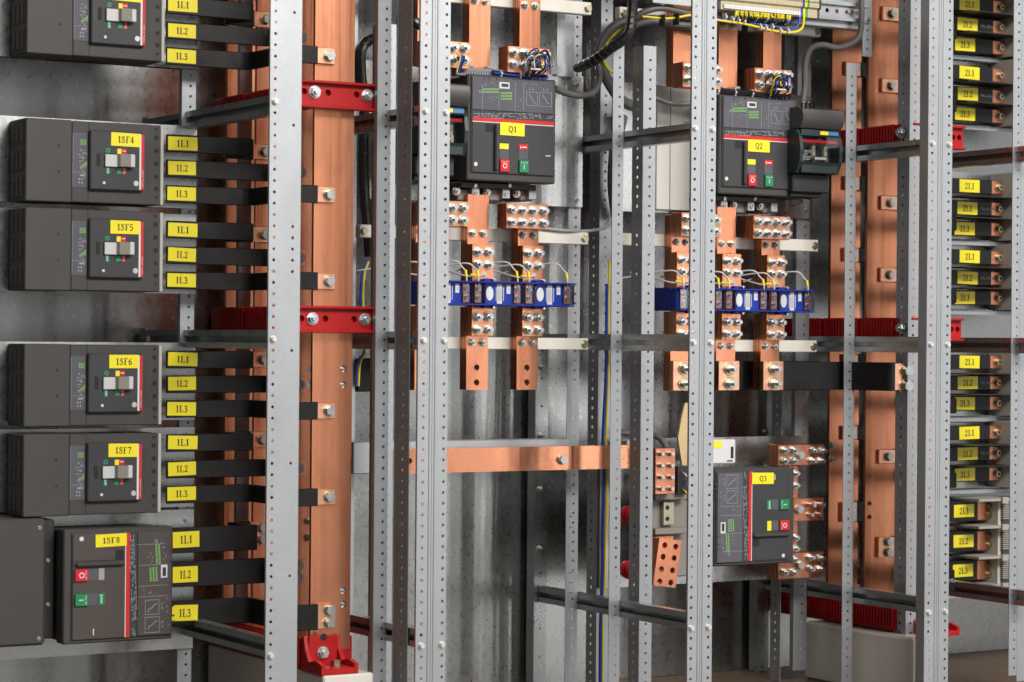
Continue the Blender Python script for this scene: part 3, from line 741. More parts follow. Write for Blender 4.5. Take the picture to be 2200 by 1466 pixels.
    part('window', bx(642, 542, 708, 584, yf-.0066, yf-.0061), 'print_white', tr)
    part('dip_switch', bx(655, 552, 700, 573, yf-.0072, yf-.0067), 'plastic_dark', tr)
    mb = MB(); rnd = random.Random(9)
    for zx in (570, 668, 812, 908): pr(mb, zx, 745, zx+2, 784, yf-.0046)
    for j in range(4):
        zx = 478
        while zx < 985:
            w = rnd.uniform(6, 22)
            if rnd.random() < .62: pr(mb, zx, 745+j*10, zx+w, 749+j*10, yf-.0046)
            zx += w+rnd.uniform(4, 10)
    part('printing', mb, 'print_grey', t)
    # lever side
    yb = yf-.0057
    part('seam', bx(601, 812, 604, 1140, yb-.0003, yb), 'slit', fp)
    part('lever_slot', bx(552, 816, 603, 868, yb-.0005, yb), 'slit', fp)
    part('charging_lever', bx(607, 816, 630, 1122, yb-.010, yb, .003), 'plastic_grey', fp)
    for (zx0, zy0, zx1, zy1, mm, d, nm) in ((643, 944, 702, 980, 'label_yellow', .001, 'status_window'), (770, 949, 829, 986, 'red_button' if rot == 0 else 'green_button', .001, 'position_window'),
                                            (643, 984, 702, 1044, 'plastic_trip', .0007, 'button_field'), (768, 990, 829, 1050, 'plastic_trip', .0007, 'button_field'),
                                            (642, 1048, 703, 1130, 'red_button', .0055, 'off_button'), (768, 1054, 828, 1135, 'green_button', .0055, 'on_button')):
        if word == '1SF8' and nm == 'status_window': mm = 'print_grey'
        q = part(nm, bx(zx0, zy0, zx1, zy1, yb-d, yb-.0001, .001 if d > .002 else 0), mm, fp)
    mb = MB(); c = loc(672, 1090); yy = yb-.0060
    for i in range(14):
        a0, a1 = 2*math.pi*i/14, 2*math.pi*(i+1)/14
        vs = []
        for r_, b_ in ((.0066, a0), (.0066, a1), (.0044, a1), (.0044, a0)):
            p = pt(c[0]+r_*math.cos(b_), c[1]+r_*math.sin(b_)); vs.append((p[0], yy, p[1]))
        mb.add(vs, [(0, 1, 2, 3)])
    pr(mb, 795, 1083, 800, 1113, yy)
    for body, zx, zy in (('Push OFF', 650, 1068), ('Push ON', 777, 1074)):
        A = loc(zx, zy); text(mb, body, .019, .0042, lambda p_, q_: (lambda r_: (r_[0], yy, r_[1]))(pt(A[0]+p_, A[1]+q_)))
    pr(mb, 778, 960, 783, 978, yb-.0014); pr(mb, 788, 965, 820, 972, yb-.0014)
    pr(mb, 945, 1022, 978, 1028, yb-.0004)
    part('lettering', mb, 'white_line', fp)
    c = loc(487, 1078); p = pt(*c); part('seal', MB().cyl((p[0], yb, p[1]), (0, -1, 0), .0052, .0008, 14), 'paper', fp)
    la = lab_rect
    label_plate(word, *la, yf-.0066, t, .33 if word[0] == 'Q' else .56, .46)
    return t, R, pt, loc
q = rect(860+652/KQ, 807/KQ, 860+813/KQ, 892/KQ, .325)
Q1 = big_breaker('Q1', (QC.x, QC.z), 0, .33, 'large dark grey breaker labelled Q1 in the middle compartment', q)
l1 = W(860+732/KQ, 848/KQ, .325); l2 = W(1300+1005/3.053, 957/3.053, .325)
Q2 = big_breaker('Q2', (QC.x+l2.x-l1.x, QC.z+l2.z-l1.z), 0, .33, 'large dark grey breaker labelled Q2 beside the glazed fuse switch', (q[0]+l2.x-l1.x, q[1]+l2.x-l1.x, q[2]+l2.z-l1.z, q[3]+l2.z-l1.z))
c3 = W(1520+437/4.311, 920+822/4.311, .33)
la = rect(1520+411/4.311, 920+413/4.311, 1520+612/4.311, 920+518/4.311, .324)
Q3 = big_breaker('Q3', (c3.x, c3.z), 90, .33, 'large breaker turned sideways and labelled Q3, low on the right', la)
c8 = W(660/2.589, 900+920/2.589, .30)
la = rect(531/2.589, 900+640/2.589, 704/2.589, 900+711/2.589, .294)
S8 = big_breaker('1SF8', (c8.x, c8.z), -90, .30, 'large brownish breaker turned sideways and labelled 1SF8, bottom left', la, depth=.16, face='plastic_brown')
# terminal cover at the left of 1SF8
q = rect(-60, 1117, 98, 1391, .335); z0, z1 = q[2], q[3]
t = thing('terminal_cover', 'plain dark grey terminal cover at the left of breaker 1SF8', 'cover', (q[0], .46, z0))
xw = W(360/2.589, 1255, .30).x
part('hood', MB().box(q[0], q[1], .335, .459, z0, z1, .006), 'plastic_grey', t)
part('step', MB().box(q[1]+.0005, xw-.006, .350, .458, z0+.012, z1-.004, .003), 'plastic_dark', t)
for u, v in ((258/2.589, 900+788/2.589), (258/2.589, 900+1033/2.589)): inst('screw', BOLT_GOLD, W(u+3, v, .349), t, sc=.5)
for u, v in ((85, 1134), (83, 1372)): inst('screw', SCREW, W(u, v, .335), t, sc=.6)

# ================================================================== COPPER HELPERS
def holed(mb, x0, x1, y, t, z0, z1, holes, m=0, N=14, fn=None):
    """flat bar with real round holes; holes=[(x,z,r)] grouped in rows"""
    fn = fn or (lambda x, y_, z: (x, y_, z))
    rows = {}
    for (x, z, r) in holes: rows.setdefault(round(z, 4), []).append((x, r))
    zs = sorted(rows); cuts = []
    for z in zs:
        r = max(q[1] for q in rows[z])*1.25; cuts.append((z-r, z+r, z))
    def put(vs, fs): mb.add([fn(*q) for q in vs], fs, m)
    prev = z0
    def solid(a, b):
        for d in (y, y+t): put([(x0, d, a), (x1, d, a), (x1, d, b), (x0, d, b)], [(0, 1, 2, 3)])
    for a, b, z in cuts:
        if a-prev > 1e-6: solid(prev, a)
        prev = b; cs = sorted(rows[z]); xs = [x0]+[(cs[i][0]+cs[i+1][0])/2 for i in range(len(cs)-1)]+[x1]
        for i, (cx, r) in enumerate(cs):
            xa, xb = xs[i], xs[i+1]
            ang = [2*math.pi*k/N for k in range(N)]
            def outer(t_):
                c, s_ = math.cos(t_), math.sin(t_); k = 1e9
                if c > 1e-9: k = min(k, (xb-cx)/c)
                if c < -1e-9: k = min(k, (xa-cx)/c)
                if s_ > 1e-9: k = min(k, (b-z)/s_)
                if s_ < -1e-9: k = min(k, (a-z)/s_)
                return cx+k*c, z+k*s_
            A = sorted(set(ang+[math.atan2(q-z, p-cx) % (2*math.pi) for p in (xa, xb) for q in (a, b)]))
            n = len(A)
            for d in (y, y+t):
                vs = [(cx+r*math.cos(q), d, z+r*math.sin(q)) for q in A]+[(outer(q)[0], d, outer(q)[1]) for q in A]
                put(vs, [(k, (k+1) % n, n+(k+1) % n, n+k) for k in range(n)])
            vs = [(cx+r*math.cos(q), d, z+r*math.sin(q)) for d in (y, y+t) for q in A]
            put(vs, [(k, (k+1) % n, n+(k+1) % n, n+k) for k in range(n)])
    if z1-prev > 1e-6: solid(prev, z1)
    for x in (x0, x1): put([(x, y, z0), (x, y+t, z0), (x, y+t, z1), (x, y, z1)], [(0, 1, 2, 3)])
    for z in (z0, z1): put([(x0, y, z), (x1, y, z), (x1, y+t, z), (x0, y+t, z)], [(0, 1, 2, 3)])
    return mb
def riser(label, x0, x1, y, z0, holes=(), nuts=()):
    mb = holed(MB(), x0, x1, y, .010, z0, ZT, holes)
    t = solo('copper_riser', mb, 'copper', label, 'busbar', (x0, y, z0), 'vertical copper risers')
    for p in nuts: bolt(BOLT_NUT_S, p, t)
    return t
hb = [(W(737, v, .20).x, W(737, v, .20).z, .0085) for v in (793, 827, 1270, 1299)]
bz = W(690, 1398, .20).z
r3 = riser('foremost copper riser on the left, held by red brackets', BX0, BX1, .200, bz, hb)
for x, z, r in hb: inst('bolt', BOLT_HEX_R, (x+.003, .2085, z), r3, sc=.45)
hb = [(W(664, v, .36).x, W(664, v, .36).z, .0085) for v in (795, 828, 1120, 1155)]
riser('second copper riser behind the left wide post', BX0, BX1, .360, bz, hb, [(x, .3595, z) for x, z, r in hb[2:]])
riser('third copper riser left of the wide post, holding the 1L1 ends', BX0, BX1, .520, bz)
riser('rearmost dark copper riser behind the 1L bars', BX0, BX1, .690, bz)
CX0, CX1 = W(1943, 733, .20).x, W(2007, 733, .20).x
cz = W(1890, 1284, .36).z
riser('right copper riser hidden mostly behind the double post by 2L labels', CX0, CX1, .200, cz)
hb = [(W(1868, v, .36).x, W(1868, v, .36).z, .0075) for v in (1083, 1112)]
riser('right copper riser carrying the square 2L2 lugs', CX0, CX1, .360, cz, hb)
hb = [(W(1786, v, .52).x, W(1786, v, .52).z, .0065) for v in (957, 986)]
riser('right copper riser standing right behind the narrow grey post', CX0, CX1, .520, cz, hb, [(x, .5195, z) for x, z, r in hb])

# ---- red busbar holders
def holder(label, side, vtop, vbot, ub, bolts, holes, x0, x1, bx0, low=False):
    z1, z0 = W(ub, vtop, .165).z, W(ub, vbot, .165).z; zc = (z0+z1)/2
    t = thing('busbar_holder', label, 'holder', (x0, .7, z0), 'red busbar holders')
    if not low:
        holes_ = [(W(u, v, .178).x, W(u, v, .178).z, .0078) for u, v in holes]
        zm = sum(h[1] for h in holes_)/max(1, len(holes_))
        mb = holed(MB(), x0, x1, .178, .012, z0+.0065, z1-.0065, [(h[0], zm, h[2]) for h in holes_])
        mb.box(x0, x1, .163, .191, z1-.0063, z1, .0015).box(x0, x1, .163, .191, z0, z0+.0063, .0015)
        part('front_channel', mb, 'red_gpo', t)
        part('shadow_board', MB().box(x0+.004, x1-.004, .1915, .1955, z0+.008, z1-.008), 'red_gpo', t)
        for u, v in bolts: bolt(BOLT_HEX_R, (W(u, v, .178).x, .178, zm), t)
    h2 = .030
    part('comb', MB().box(bx0-.020, bx0+.004, .202, .735, zc-h2, zc+h2, .001), 'red_gpo', t)
    for k in range(36):
        y = .225+k*.0125
        if y < .70 and not any(abs(y-b-.005) < .008 for b in B_Y.values()):
            inst('tooth', TOOTH, (bx0-.0205, y, zc), t)
    return t, z0, z1, zc
TOOTH = MB().box(-.006, 0, -.0032, .0032, -.026, .031, .0008).mesh('tooth', 'red_gpo')
holder('red busbar holder across the upper part of the left copper risers', 0, 175, 234, 720, [(676, 198.6), (788.6, 206)], [(653.6, 197), (705, 200), (766, 203)], W(590, 200, .165).x, -.03, BX0)
holder('red busbar holder across the middle of the left copper risers', 0, 658, 715, 720, [(671, 685), (783, 686)], [(647.6, 685), (699, 685), (760.5, 686)], W(590, 690, .165).x, -.03, BX0)
rx1 = W(2075, 295, .165).x
holder('upper red busbar holder crossing the right copper risers', 1, 270, 321, 2050, [], [(2048, 296), (2060.5, 296)], CX0-.005, rx1, CX0)
holder('middle red busbar holder crossing the right copper risers', 1, 684, 733, 2050, [], [(2044, 708), (2057, 708)], CX0-.005, rx1, CX0)
for o in [o for o in list(WL) if o.get('label', '').endswith('crossing the right copper risers')]:
    v = 285 if 'upper' in o['label'] else 705
    p = WX(1936, v, CX0-.022); inst('bolt', BOLT_HEX_R, (CX0-.0202, p.y, p.z), o, (0, 0, -math.pi/2))
# foot brackets
def foot(label, fx0, fx1, zb, zt, yb=.196, y0=.092):
    t = thing('foot_bracket', label, 'bracket', (fx0, y0, zb), 'red foot brackets')
    prof = [(y0, zb), (yb, zb), (yb, zt), (yb-.010, zt), (yb-.018, zt-.030), (yb-.036, zt-.056), (y0+.030, zb+.030), (y0, zb+.022)]
    part('base', MB().box(fx0+.0102, fx1-.0102, y0, yb-.0182, zb, zb+.014, .001), 'red_gpo', t)
    part('back_plate', MB().box(fx0+.0102, fx1-.0102, yb-.018, yb, zb, zt-.001, .001), 'red_gpo', t)
    for xa in (fx0, fx1-.010): part('gusset', MB().prism(prof, xa, xa+.010, ax='x'), 'red_gpo', t)
    xm = (fx0+fx1)/2
    bolt(BOLT_HEX_R, (xm-.002, yb-.018, zb+.040), t)
    part('hole', MB().cyl((xm, yb-.0186, zb+.076), (0, 1, 0), .0085, .0005, 14), 'slit', t)
    inst('bolt', BOLT_GOLD, (xm+.012, y0+.045, zb+.0142), t, (-math.pi/2, 0, 0), 1.5)
    return t
fa, fb = W(691, 1452, .092), W(770, 1452, .092)
foot('red foot bracket with two bolts at the bottom of the left risers', fa.x, fb.x, fa.z, W(725, 1362, .196).z)
fz0 = fa.z
foot('red foot bracket at the bottom of the right risers', CX0+.012, CX0+.109, W(1965, 1372, .092).z, W(1965, 1290, .196).z)
def comb_low(label, bx0, z0, z1):
    t = thing('busbar_holder', label, 'holder', (bx0, .7, z0), 'red busbar holders')
    part('comb', MB().box(bx0-.020, bx0+.11, .202, .735, z0, z1, .001), 'red_gpo', t)
    for k in range(38):
        y = .212+k*.0125
        inst('tooth', TOOTH, (bx0-.0205, y, (z0+z1)/2), t)
comb_low('red toothed holder under the left copper risers', BX0, fz0+.002, bz+.03)
comb_low('red toothed holder under the right copper risers', CX0, W(1860, 1345, .35).z, cz-.002)
# cream base blocks
x0 = W(695, 1458, .088).x
solo('base_block', MB().box(x0, W(803, 1458, .088).x, .088, .735, .0605, fa.z-.001, .004), 'cream', 'cream base block under the left red foot bracket', 'block', (x0, .088, .0605))
x0 = W(1958, 1400, .088).x; zt = W(1958, 1372, .088).z
solo('base_block', MB().box(x0, W(2034, 1400, .088).x, .088, .545, .0605, zt-.001, .006), 'cream', 'large cream base block under the right copper risers', 'block', (x0, .088, .0605))

# ================================================================== MIDDLE AND RIGHT COPPER STACKS
PX0, PX1 = W(1002, 760, .37).x, W(1048, 760, .37).x
PSP = W(860+763/KQ, 733, .37).x-W(860+432/KQ, 733, .37).x
zq = lambda v, Y: W(1025, v, Y).z
DQ = Vector((l2.x-l1.x, 0, l2.z-l1.z))
NAMES = ('left', 'middle', 'right')
def stack(cab, k):
    dx = (k-1)*PSP+(DQ.x if cab else 0); dz = DQ.z if cab else 0
    x0, x1 = PX0+dx, PX1+dx; xc = (x0+x1)/2; w = x1-x0
    q = 'Q2' if cab else 'Q1'
    zb = zq(838, .37)+dz
    t = thing('copper_stack', '%s laminated copper stack below breaker %s' % (NAMES[k], q), 'busbar', (xc, .39, zb), 'laminated copper stacks')
    holes = [(xc-.001, zq(v, .37)+dz, .0080) for v in (790, 822)] if not cab else []
    for i, (ya, yb) in enumerate(((.370, .3795), (.3815, .391), (.393, .4025))):
        part('lower_bar', holed(MB(), x0, x1, ya, yb-ya, zb, zq(660, .37)+dz, holes), 'copper', t)
        part('upper_bar', MB().box(x0, x1, ya, yb, zq(606, .37)+dz, (zq(418, .37) if k == 1 else zq(440, .37))+dz, .0007), 'copper', t)
    for i, (ya, yb) in enumerate(((.345, .3555), (.357, .3695))):
        part('splice_plate', MB().box(x0, x1, ya, yb, zq(722, .345)+dz, zq(524, .345)+dz, .0007), 'copper', t)
    ox = w*.245
    for v in (541, 568, 681, 708):
        for s in (-1, 1): bolt(BOLT_NUT, (xc+s*ox, .345, zq(v, .345)+dz), t)
    for v in (502, 736):
        for s in (-1, 1): bolt(BOLT_NUT_S, (xc+s*ox, .370, zq(v, .37)+dz), t)
    inst('screw', SCREW, (xc+w*.05, .345, zq(590, .345)+dz), t)
    if k != 1:
        e = .061 if k == 0 else -.061
        bx0, bx1 = min(x0, x0+e), max(x1, x1+e)
        za, zb2 = zq(488, .325)+dz, zq(434, .325)+dz
        for ya, yb in ((.325, .336), (.338, .352), (.354, .3695)): part('terminal_block', MB().box(bx0, bx1, ya, yb, za, zb2, .0007), 'copper_dull', t)
        for v in (448, 474):
            for i in range(4): bolt(BOLT_NUT, (bx0+(bx1-bx0)*(i+.5)/4, .325, zq(v, .325)+dz), t)
    return t, x0, x1, zb
def top_stack(cab, k):
    dx = (k-1)*PSP+(DQ.x if cab else 0); dz = DQ.z if cab else 0
    x0, x1 = PX0+dx, PX1+dx; xc = (x0+x1)/2; q = 'Q2' if cab else 'Q1'
    t = thing('copper_stack', '%s copper bars coming down above breaker %s' % (NAMES[k], q), 'busbar', (xc, .39, zq(150, .37)+dz), 'laminated copper stacks')
    for i, (ya, yb) in enumerate(((.370, .3795), (.3815, .391), (.393, .4025))):
        part('bar', MB().box(x0, x1, ya, yb, zq(150, .37)+dz, ZT, .0007), 'copper', t)
    for s in (-1, 1): bolt(BOLT_NUT_S, (xc+s*.015, .370, zq(2, .37)+dz), t)
    if k != 1:
        e = .061 if k == 0 else -.061
        bx0, bx1 = min(x0, x0+e), max(x1, x1+e)
        za, zb2 = zq(150, .325)+dz, zq(93, .325)+dz
        for ya, yb in ((.325, .336), (.338, .352), (.354, .3695)): part('terminal_block', MB().box(bx0, bx1, ya, yb, za, zb2, .0007), 'copper_dull', t)
        for v in (106, 132):
            for i in range(4): bolt(BOLT_NUT, (bx0+(bx1-bx0)*(i+.5)/4, .325, zq(v, .325)+dz), t)
SX = {}
for cab in (0, 1):
    for k in range(3): SX[(cab, k)] = stack(cab, k); top_stack(cab, k)
# tail lugs below the right-hand stacks and their black links
for k in range(3):
    t, x0, x1, zb = SX[(1, k)]
    za, zc_ = W(1650, 839, .35).z, W(1650, 776, .35).z
    part('lug_plate', MB().box(x0-.004, x1+.002, .352, .3695, za, zc_, .001), 'copper_end', t)
    for v in (793, 824): bolt(BOLT_NUT_L, ((x0+x1)/2, .352, W(1650, v, .352).z), t)
    yl = .3605
    if k == 2: path = [(x1+.0025, yl), (1.462, .330), (1.500, .185), (1.515, .185)]
    elif k == 1: path = [(x1+.0025, yl), (x1+.016, yl+.002), (x1+.030, .425), (x1+.07, .450), (1.43, .450), (1.47, .505), (1.515, .509)]
    else: path = [(x1+.0025, yl), (x1+.012, yl+.002), (x1+.026, .425), (x1+.06, .470), (x1+.2, .475)]
    t2 = thing('insulated_link', 'black sleeved link from the %s copper lug below Q2 towards the right risers' % NAMES[k], 'busbar', (x1, yl, za), 'black links below Q2')
    part('sleeve', MB().strip(fillet(path, .02), za+.001, zc_-.001, .012), 'sleeve', t2)
    if k == 2:
        part('copper_end', MB().box(1.515, 1.575, .180, .1895, za+.003, zc_-.003, .001), 'copper_end', t2)
        for v in (797, 829): bolt(BOLT_HEX, (1.553, .180, W(1972, v, .18).z), t2, sc=1.25)
# cream cross bars holding the stacks
def cross_bar(label, x0, x1, z0, z1, y=.404):
    t = thing('cross_bar', label, 'bar', (x0, y, z0), 'cream insulating cross bars')
    part('bar', MB().box(x0, x1, y, y+.024, z0, z1, .0015), 'cream', t)
    bolt(BOLT_GOLD, (x1-.012, y, (z0+z1)/2), t); bolt(BOLT_GOLD, (x0+.012, y, (z0+z1)/2), t)
for va, vb, lb in ((500, 526, 'upper'), (727, 752, 'lower'), (5, 32, 'topmost')):
    r = W(1264 if va > 10 else 1271, (va+vb)/2, .404)
    cross_bar('%s cream cross bar behind the copper stacks of Q1' % lb, .015, r.x, W(1262, vb, .404).z, W(1262, va, .404).z)
for va, vb, lb, u in ((516, 541, 'upper', 1758), (732, 757, 'lower', 1755), (55, 80, 'topmost', 1764)):
    r = W(u, (va+vb)/2, .404)
    cross_bar('%s cream cross bar behind the copper stacks of Q2' % lb, .770, r.x, W(u, vb, .404).z, W(u, va, .404).z)

# ---- blue current transformers
def transformer(cab, k):
    dx = (k-1)*PSP+(DQ.x if cab else 0); dz = DQ.z if cab else 0
    Y = .300
    x0, x1 = W(860+485/KQ, 634, Y).x+dx, W(860+820/KQ, 634, Y).x+dx
    z1, z0 = W(1074, 605, Y).z+dz, W(1074, 657, Y).z+dz
    q = 'Q2' if cab else 'Q1'
    t = thing('current_transformer', '%s blue current transformer under breaker %s' % (NAMES[k], q), 'transformer', ((x0+x1)/2, .43, z0), 'blue current transformers')
    mb = MB().box(x0, x1, Y+.0152, Y+.043, z0, z1, .004)                    # front half of the ring
    mb.box(x0, PX0+dx-.004, Y+.0432, .428, z0, z1, .003).box(PX1+dx+.004, x1, Y+.0432, .428, z0, z1, .003)
    mb.box(x0, x1, Y, Y+.015, z1-.004, z1, .001).box(x0, x1, Y, Y+.015, z0, z0+.004, .001)
    part('case', mb, 'blue_ct', t)
    w = x1-x0; h = z1-z0; yf = Y+.015
    for s, xa in ((0, x0+.003), (1, x1-.031)):
        tb = part('terminal_block', MB().box(xa+.004, xa+.024, Y+.010, yf, z0+.006, z1-.006, .001), 'copper_dull', t)
        part('terminal_cover', MB().box(xa, xa+.028, Y+.0005, Y+.0035, z0+.0045, z1-.0045).box(xa+.0285, xa+.0295, Y+.0006, yf, z0+.005, z1-.005), 'clear', t)
        for zz_ in (.33, .70): inst('screw', SCREW, (xa+.014, Y+.010, z0+h*zz_), tb, sc=1.05)
    cx = x0+w*.36
    mb = MB(); n = 20; mb.prism([(cx+.0105*math.cos(2*math.pi*i/n), (z0+z1)/2+.0175*math.sin(2*math.pi*i/n)) for i in range(n)], yf-.0008, yf-.0001)
    part('seal_sticker', mb, 'silver', t)
    s1 = part('rating_label', MB().box(x0+w*.50, x0+w*.60, yf-.0007, yf-.0001, z0+.005, z1-.006), 'paper', t)
    mb = MB(); rnd = random.Random(k)
    for i in range(8): mb.quad(x0+w*.51+.0015*i, x0+w*.51+.0015*i+.0006, yf-.0010, z0+.008+rnd.uniform(0, .006), z1-.010-rnd.uniform(0, .01))
    part('printing', mb, 'print_grey', s1)
    mb = MB()
    for xx in (.48, .625): mb.quad(x0+w*xx, x0+w*xx+.0016, yf-.0003, z0+.012, z1-.014)
    part('white_print', mb, 'print_white', t)
    s2 = part('small_label', MB().box(x0+w*.69, x0+w*.765, yf-.0007, yf-.0001, z0+h*.5, z1-.007), 'paper', t)
    part('number', MB().quad(x0+w*.72, x0+w*.735, yf-.0011, z0+h*.62, z0+h*.72), 'print_grey', s2)
    for s, zz_ in ((1, z1), (-1, z0)):                                       # fixing lugs above and below
        part('fixing_lug', MB().box(cx-.018, cx+.012, Y+.012, Y+.032, zz_-.001 if s > 0 else zz_-.007, zz_+.007 if s > 0 else zz_+.001, .002), 'blue_ct', t)
        inst('stud', STUD_S, (cx+.006, Y+.012, zz_+s*.005), t, sc=.6)
    # wires with yellow markers
    zl = (z0+z1)/2
    def wire(xs, lb, loop):
        p0 = V3((xs, Y+.008, z1-.012)); p1 = V3((xs, Y+.012, z1+.018)); p2 = V3((xs-.006, Y+.022, z1+.034)); p3 = V3((xs-.028, Y+.032, z1+.040+loop)); p4 = V3((xs-.085, .41, z1+.026+loop)); p5 = V3((xs-.13, .425, z1+.022))
        wt = thing('wire', lb, 'wire', p0, 'thin wires at the transformers')
        part('core', MB().tube([p0, p1, p2, p3, p4, p5], .0021, 7), 'white_wire', wt)
        part('marker', MB().cyl(p1-V3((0, .001, .007)), (p2-p1)*.3+V3((0, 0, .02)), .0034, .016, 8), 'label_yellow', wt)
    wire(x0+.017, 'thin grey wire rising from the left terminal of the %s blue transformer below %s' % (NAMES[k], q), .004)
    wire(x1-.017, 'thin grey wire rising from the right terminal of the %s blue transformer below %s' % (NAMES[k], q), .010)
    xs = (PX0+PX1)/2+dx+.003; zs = zq(590, .345)+dz
    wt = thing('wire', 'pale wire looping to the screw above the %s blue transformer below %s' % (NAMES[k], q), 'wire', (xs, .345, zs), 'thin wires at the transformers')
    part('core', MB().tube([(xs, .339, zs), (xs-.022, .334, zs-.002), (xs-.052, .345, zs-.004), (xs-.085, .40, zs+.012), (xs-.13, .42, zs+.022)], .0024, 7), 'white_wire', wt)
    part('marker', MB().cyl((xs-.030, .335, zs-.002), (-1, .1, 0), .0036, .014, 8), 'label_yellow', wt)
for cab in (0, 1):
    for k in range(3): transformer(cab, k)

# ================================================================== RIGHT: 2L BARS
LV = [(10, 53, 97), (157, 203, 246), (400, 447, 491), (552, 597, 640), (778, 823, 867), (930, 975, 1020), (1098, 1163, 1226)]
ORD = ('topmost', 'second', 'third', 'fourth', 'fifth', 'sixth', 'lowest')
SOCKET = fx([('c', .0120, 0, .002, 0), ('c', .0085, .002, .011, 0)]); SOCKET.cyl((0, -.0112, 0), (0, -1, 0), .0048, .0004, 6, 3)
SOCKET = SOCKET.mesh('bolt', ['zinc_gold', 'zinc_gold', 'zinc_gold', 'slit'])
for si, vs in enumerate(LV):
    big = si == 6; h = .029 if big else .0205; th = .012 if big else .010
    xc0 = W(2126 if not big else 2101, 700, YB).x; xc1 = W(2151 if not big else 2125, 700, YB).x
    for pi, v in enumerate(vs):
        ph = '2L%d' % (pi+1); z = W(2082, v, YB-.006).z
        yb = (.5145, .3545, .1945)[pi]
        if pi == 0: path = [(CX1-.012, yb), (1.70, yb), (1.75, YB), (xc0, YB)]
        elif pi == 1: path = [(CX1-.008, yb), (1.70, yb), (1.75, YB), (xc0, YB)]
        else:
            xe = W(2060 if not big else 2055, v, .19).x; path = [(CX1-.004, yb), (xe-.005, yb), (xe-.005, YB), (xc0, YB)]
        t = thing('insulated_bar', 'black sleeved bar labelled %s in the %s set of three on the right' % (ph, ORD[si]), 'busbar', (xc0, YB, z-h), 'black sleeved 2L bars')
        part('sleeve', MB().strip(fillet(path, .012 if pi == 2 else .03), z-h, z+h, th), 'sleeve', t)
        part('copper_lug', MB().box(CX0+.040, CX1-.001, yb-th/2+.0006, yb+th/2-.0006, z-h+.001, z+h-.001, .0012), 'copper_end', t)
        for dz_ in ((-.0145, .0145) if big else (0,)): bolt(BOLT_HEX, (CX0+.072, yb-th/2+.0006, z+dz_), t, sc=1.0)
        part('copper_end', MB().box(xc0-.004, xc1, YB-th/2+.001, YB+th/2-.001, z-h+.0015, z+h-.0015, .0012), 'copper_dull', t)
        for dz_ in ((-.0145, .0145) if big else (0,)): inst('bolt', SOCKET, ((xc0*.4+xc1*.6) if not big else xc1+.004, YB-th/2+.001, z+dz_), t)
        ua = (2061, 2057, 2051)[pi] if not big else (2049, 2048, 2047)[pi]
        wl = 43
        la = rect(ua, v-13.5, ua+wl, v+13.5, YB-th/2)
        j = random.uniform(-.001, .001)
        label_plate(ph, la[0]+j, la[1]+j, la[2]+j, la[3]+j, YB-th/2-.0002, t, .46, .50)
        if pi == 1 and not big:
            mb = MB(); xx = la[1]+.012; text(mb, 'MEL ISOLA', .050, .008, lambda p_, q_: (xx+p_, YB-th/2-.0004, z-.004+q_)); part('lettering', mb, 'print_grey', t)
        if pi == 2 and big:
            mb = MB(); xx = xe-.040; text(mb, 'STMEL', .034, .010, lambda p_, q_: (xx+p_, yb-th/2-.0004, z-.004+q_)); part('lettering', mb, 'print_grey', t)
    # the breaker these bars enter
    zt_, zb_ = W(2140, vs[0]-28, .42).z, W(2140, vs[2]+28, .42).z
    xb = xc1+.001
    t = thing('circuit_breaker', 'beige-ended breaker fed by the %s set of 2L bars, cut by the right edge' % ORD[si], 'breaker', (xb, LP, zb_), 'breakers at the right edge')
    part('body', MB().box(xb+.012, xb+.30, .356, LP-.0005, zb_, zt_, .003), 'plastic_grey', t)
    part('end_face', MB().box(xb+.0005, xb+.0118, .362, LP-.001, zb_+.002, zt_-.002, .001), 'beige', t)
    if not big:
        for m_ in range(2):
            zz_ = (W(2110, vs[m_], .40).z+W(2110, vs[m_+1], .40).z)/2-.003
            part('phase_barrier', MB().box(W(2052, 700, .38).x, xb+.03, .335, .44, zz_-.0012, zz_+.0012), 'plastic_dark', t)
    else:
        for v in (1072, 1130, 1195, 1256):
            q = W(2135, v, .36); part('barrier_shelf', MB().box(W(2092, v, .36).x, W(2164, v, .36).x, .338, .46, q.z-.006, q.z+.002, .001), 'barrier_grey', t)
            part('barrier_foot', MB().box(W(2152, v, .335).x, W(2165, v, .335).x, .330, .3378, q.z-.012, q.z+.006, .001), 'barrier_grey', t)
        for m_ in range(3):
            zc_ = W(2155, vs[m_], .345).z
            for i in range(9): part('fin', MB().box(W(2150, 1160, .36).x, W(2162, 1160, .36).x, .350, .3615, zc_-.024+i*.006, zc_-.021+i*.006), 'barrier_grey', t)
for lb, va, vb in (('topmost', -60, 122), ('second', 137, 270), ('third', 374, 517), ('fourth', 527, 665), ('fifth', 756, 893), ('sixth', 907, 1047), ('lowest', 1060, 1268)):
    plate('galvanized plate behind the %s set of 2L bars' % lb, 1.76, 2.6, W(2140, vb, LP).z, W(2140, va, LP).z, LP, lip=.022)
    zc_ = W(2110, vb+3, .45).z
    solo('shelf_edge', MB().box(1.80, 2.5, .430, .4615, zc_-.002, zc_, .0005).box(1.80, 2.5, .430, .432, zc_-.012, zc_-.0022), 'galv', 'thin galvanized shelf edge under the %s set of 2L bars' % lb, 'shelf', (1.8, .43, zc_), 'shelf edges by the 2L bars')

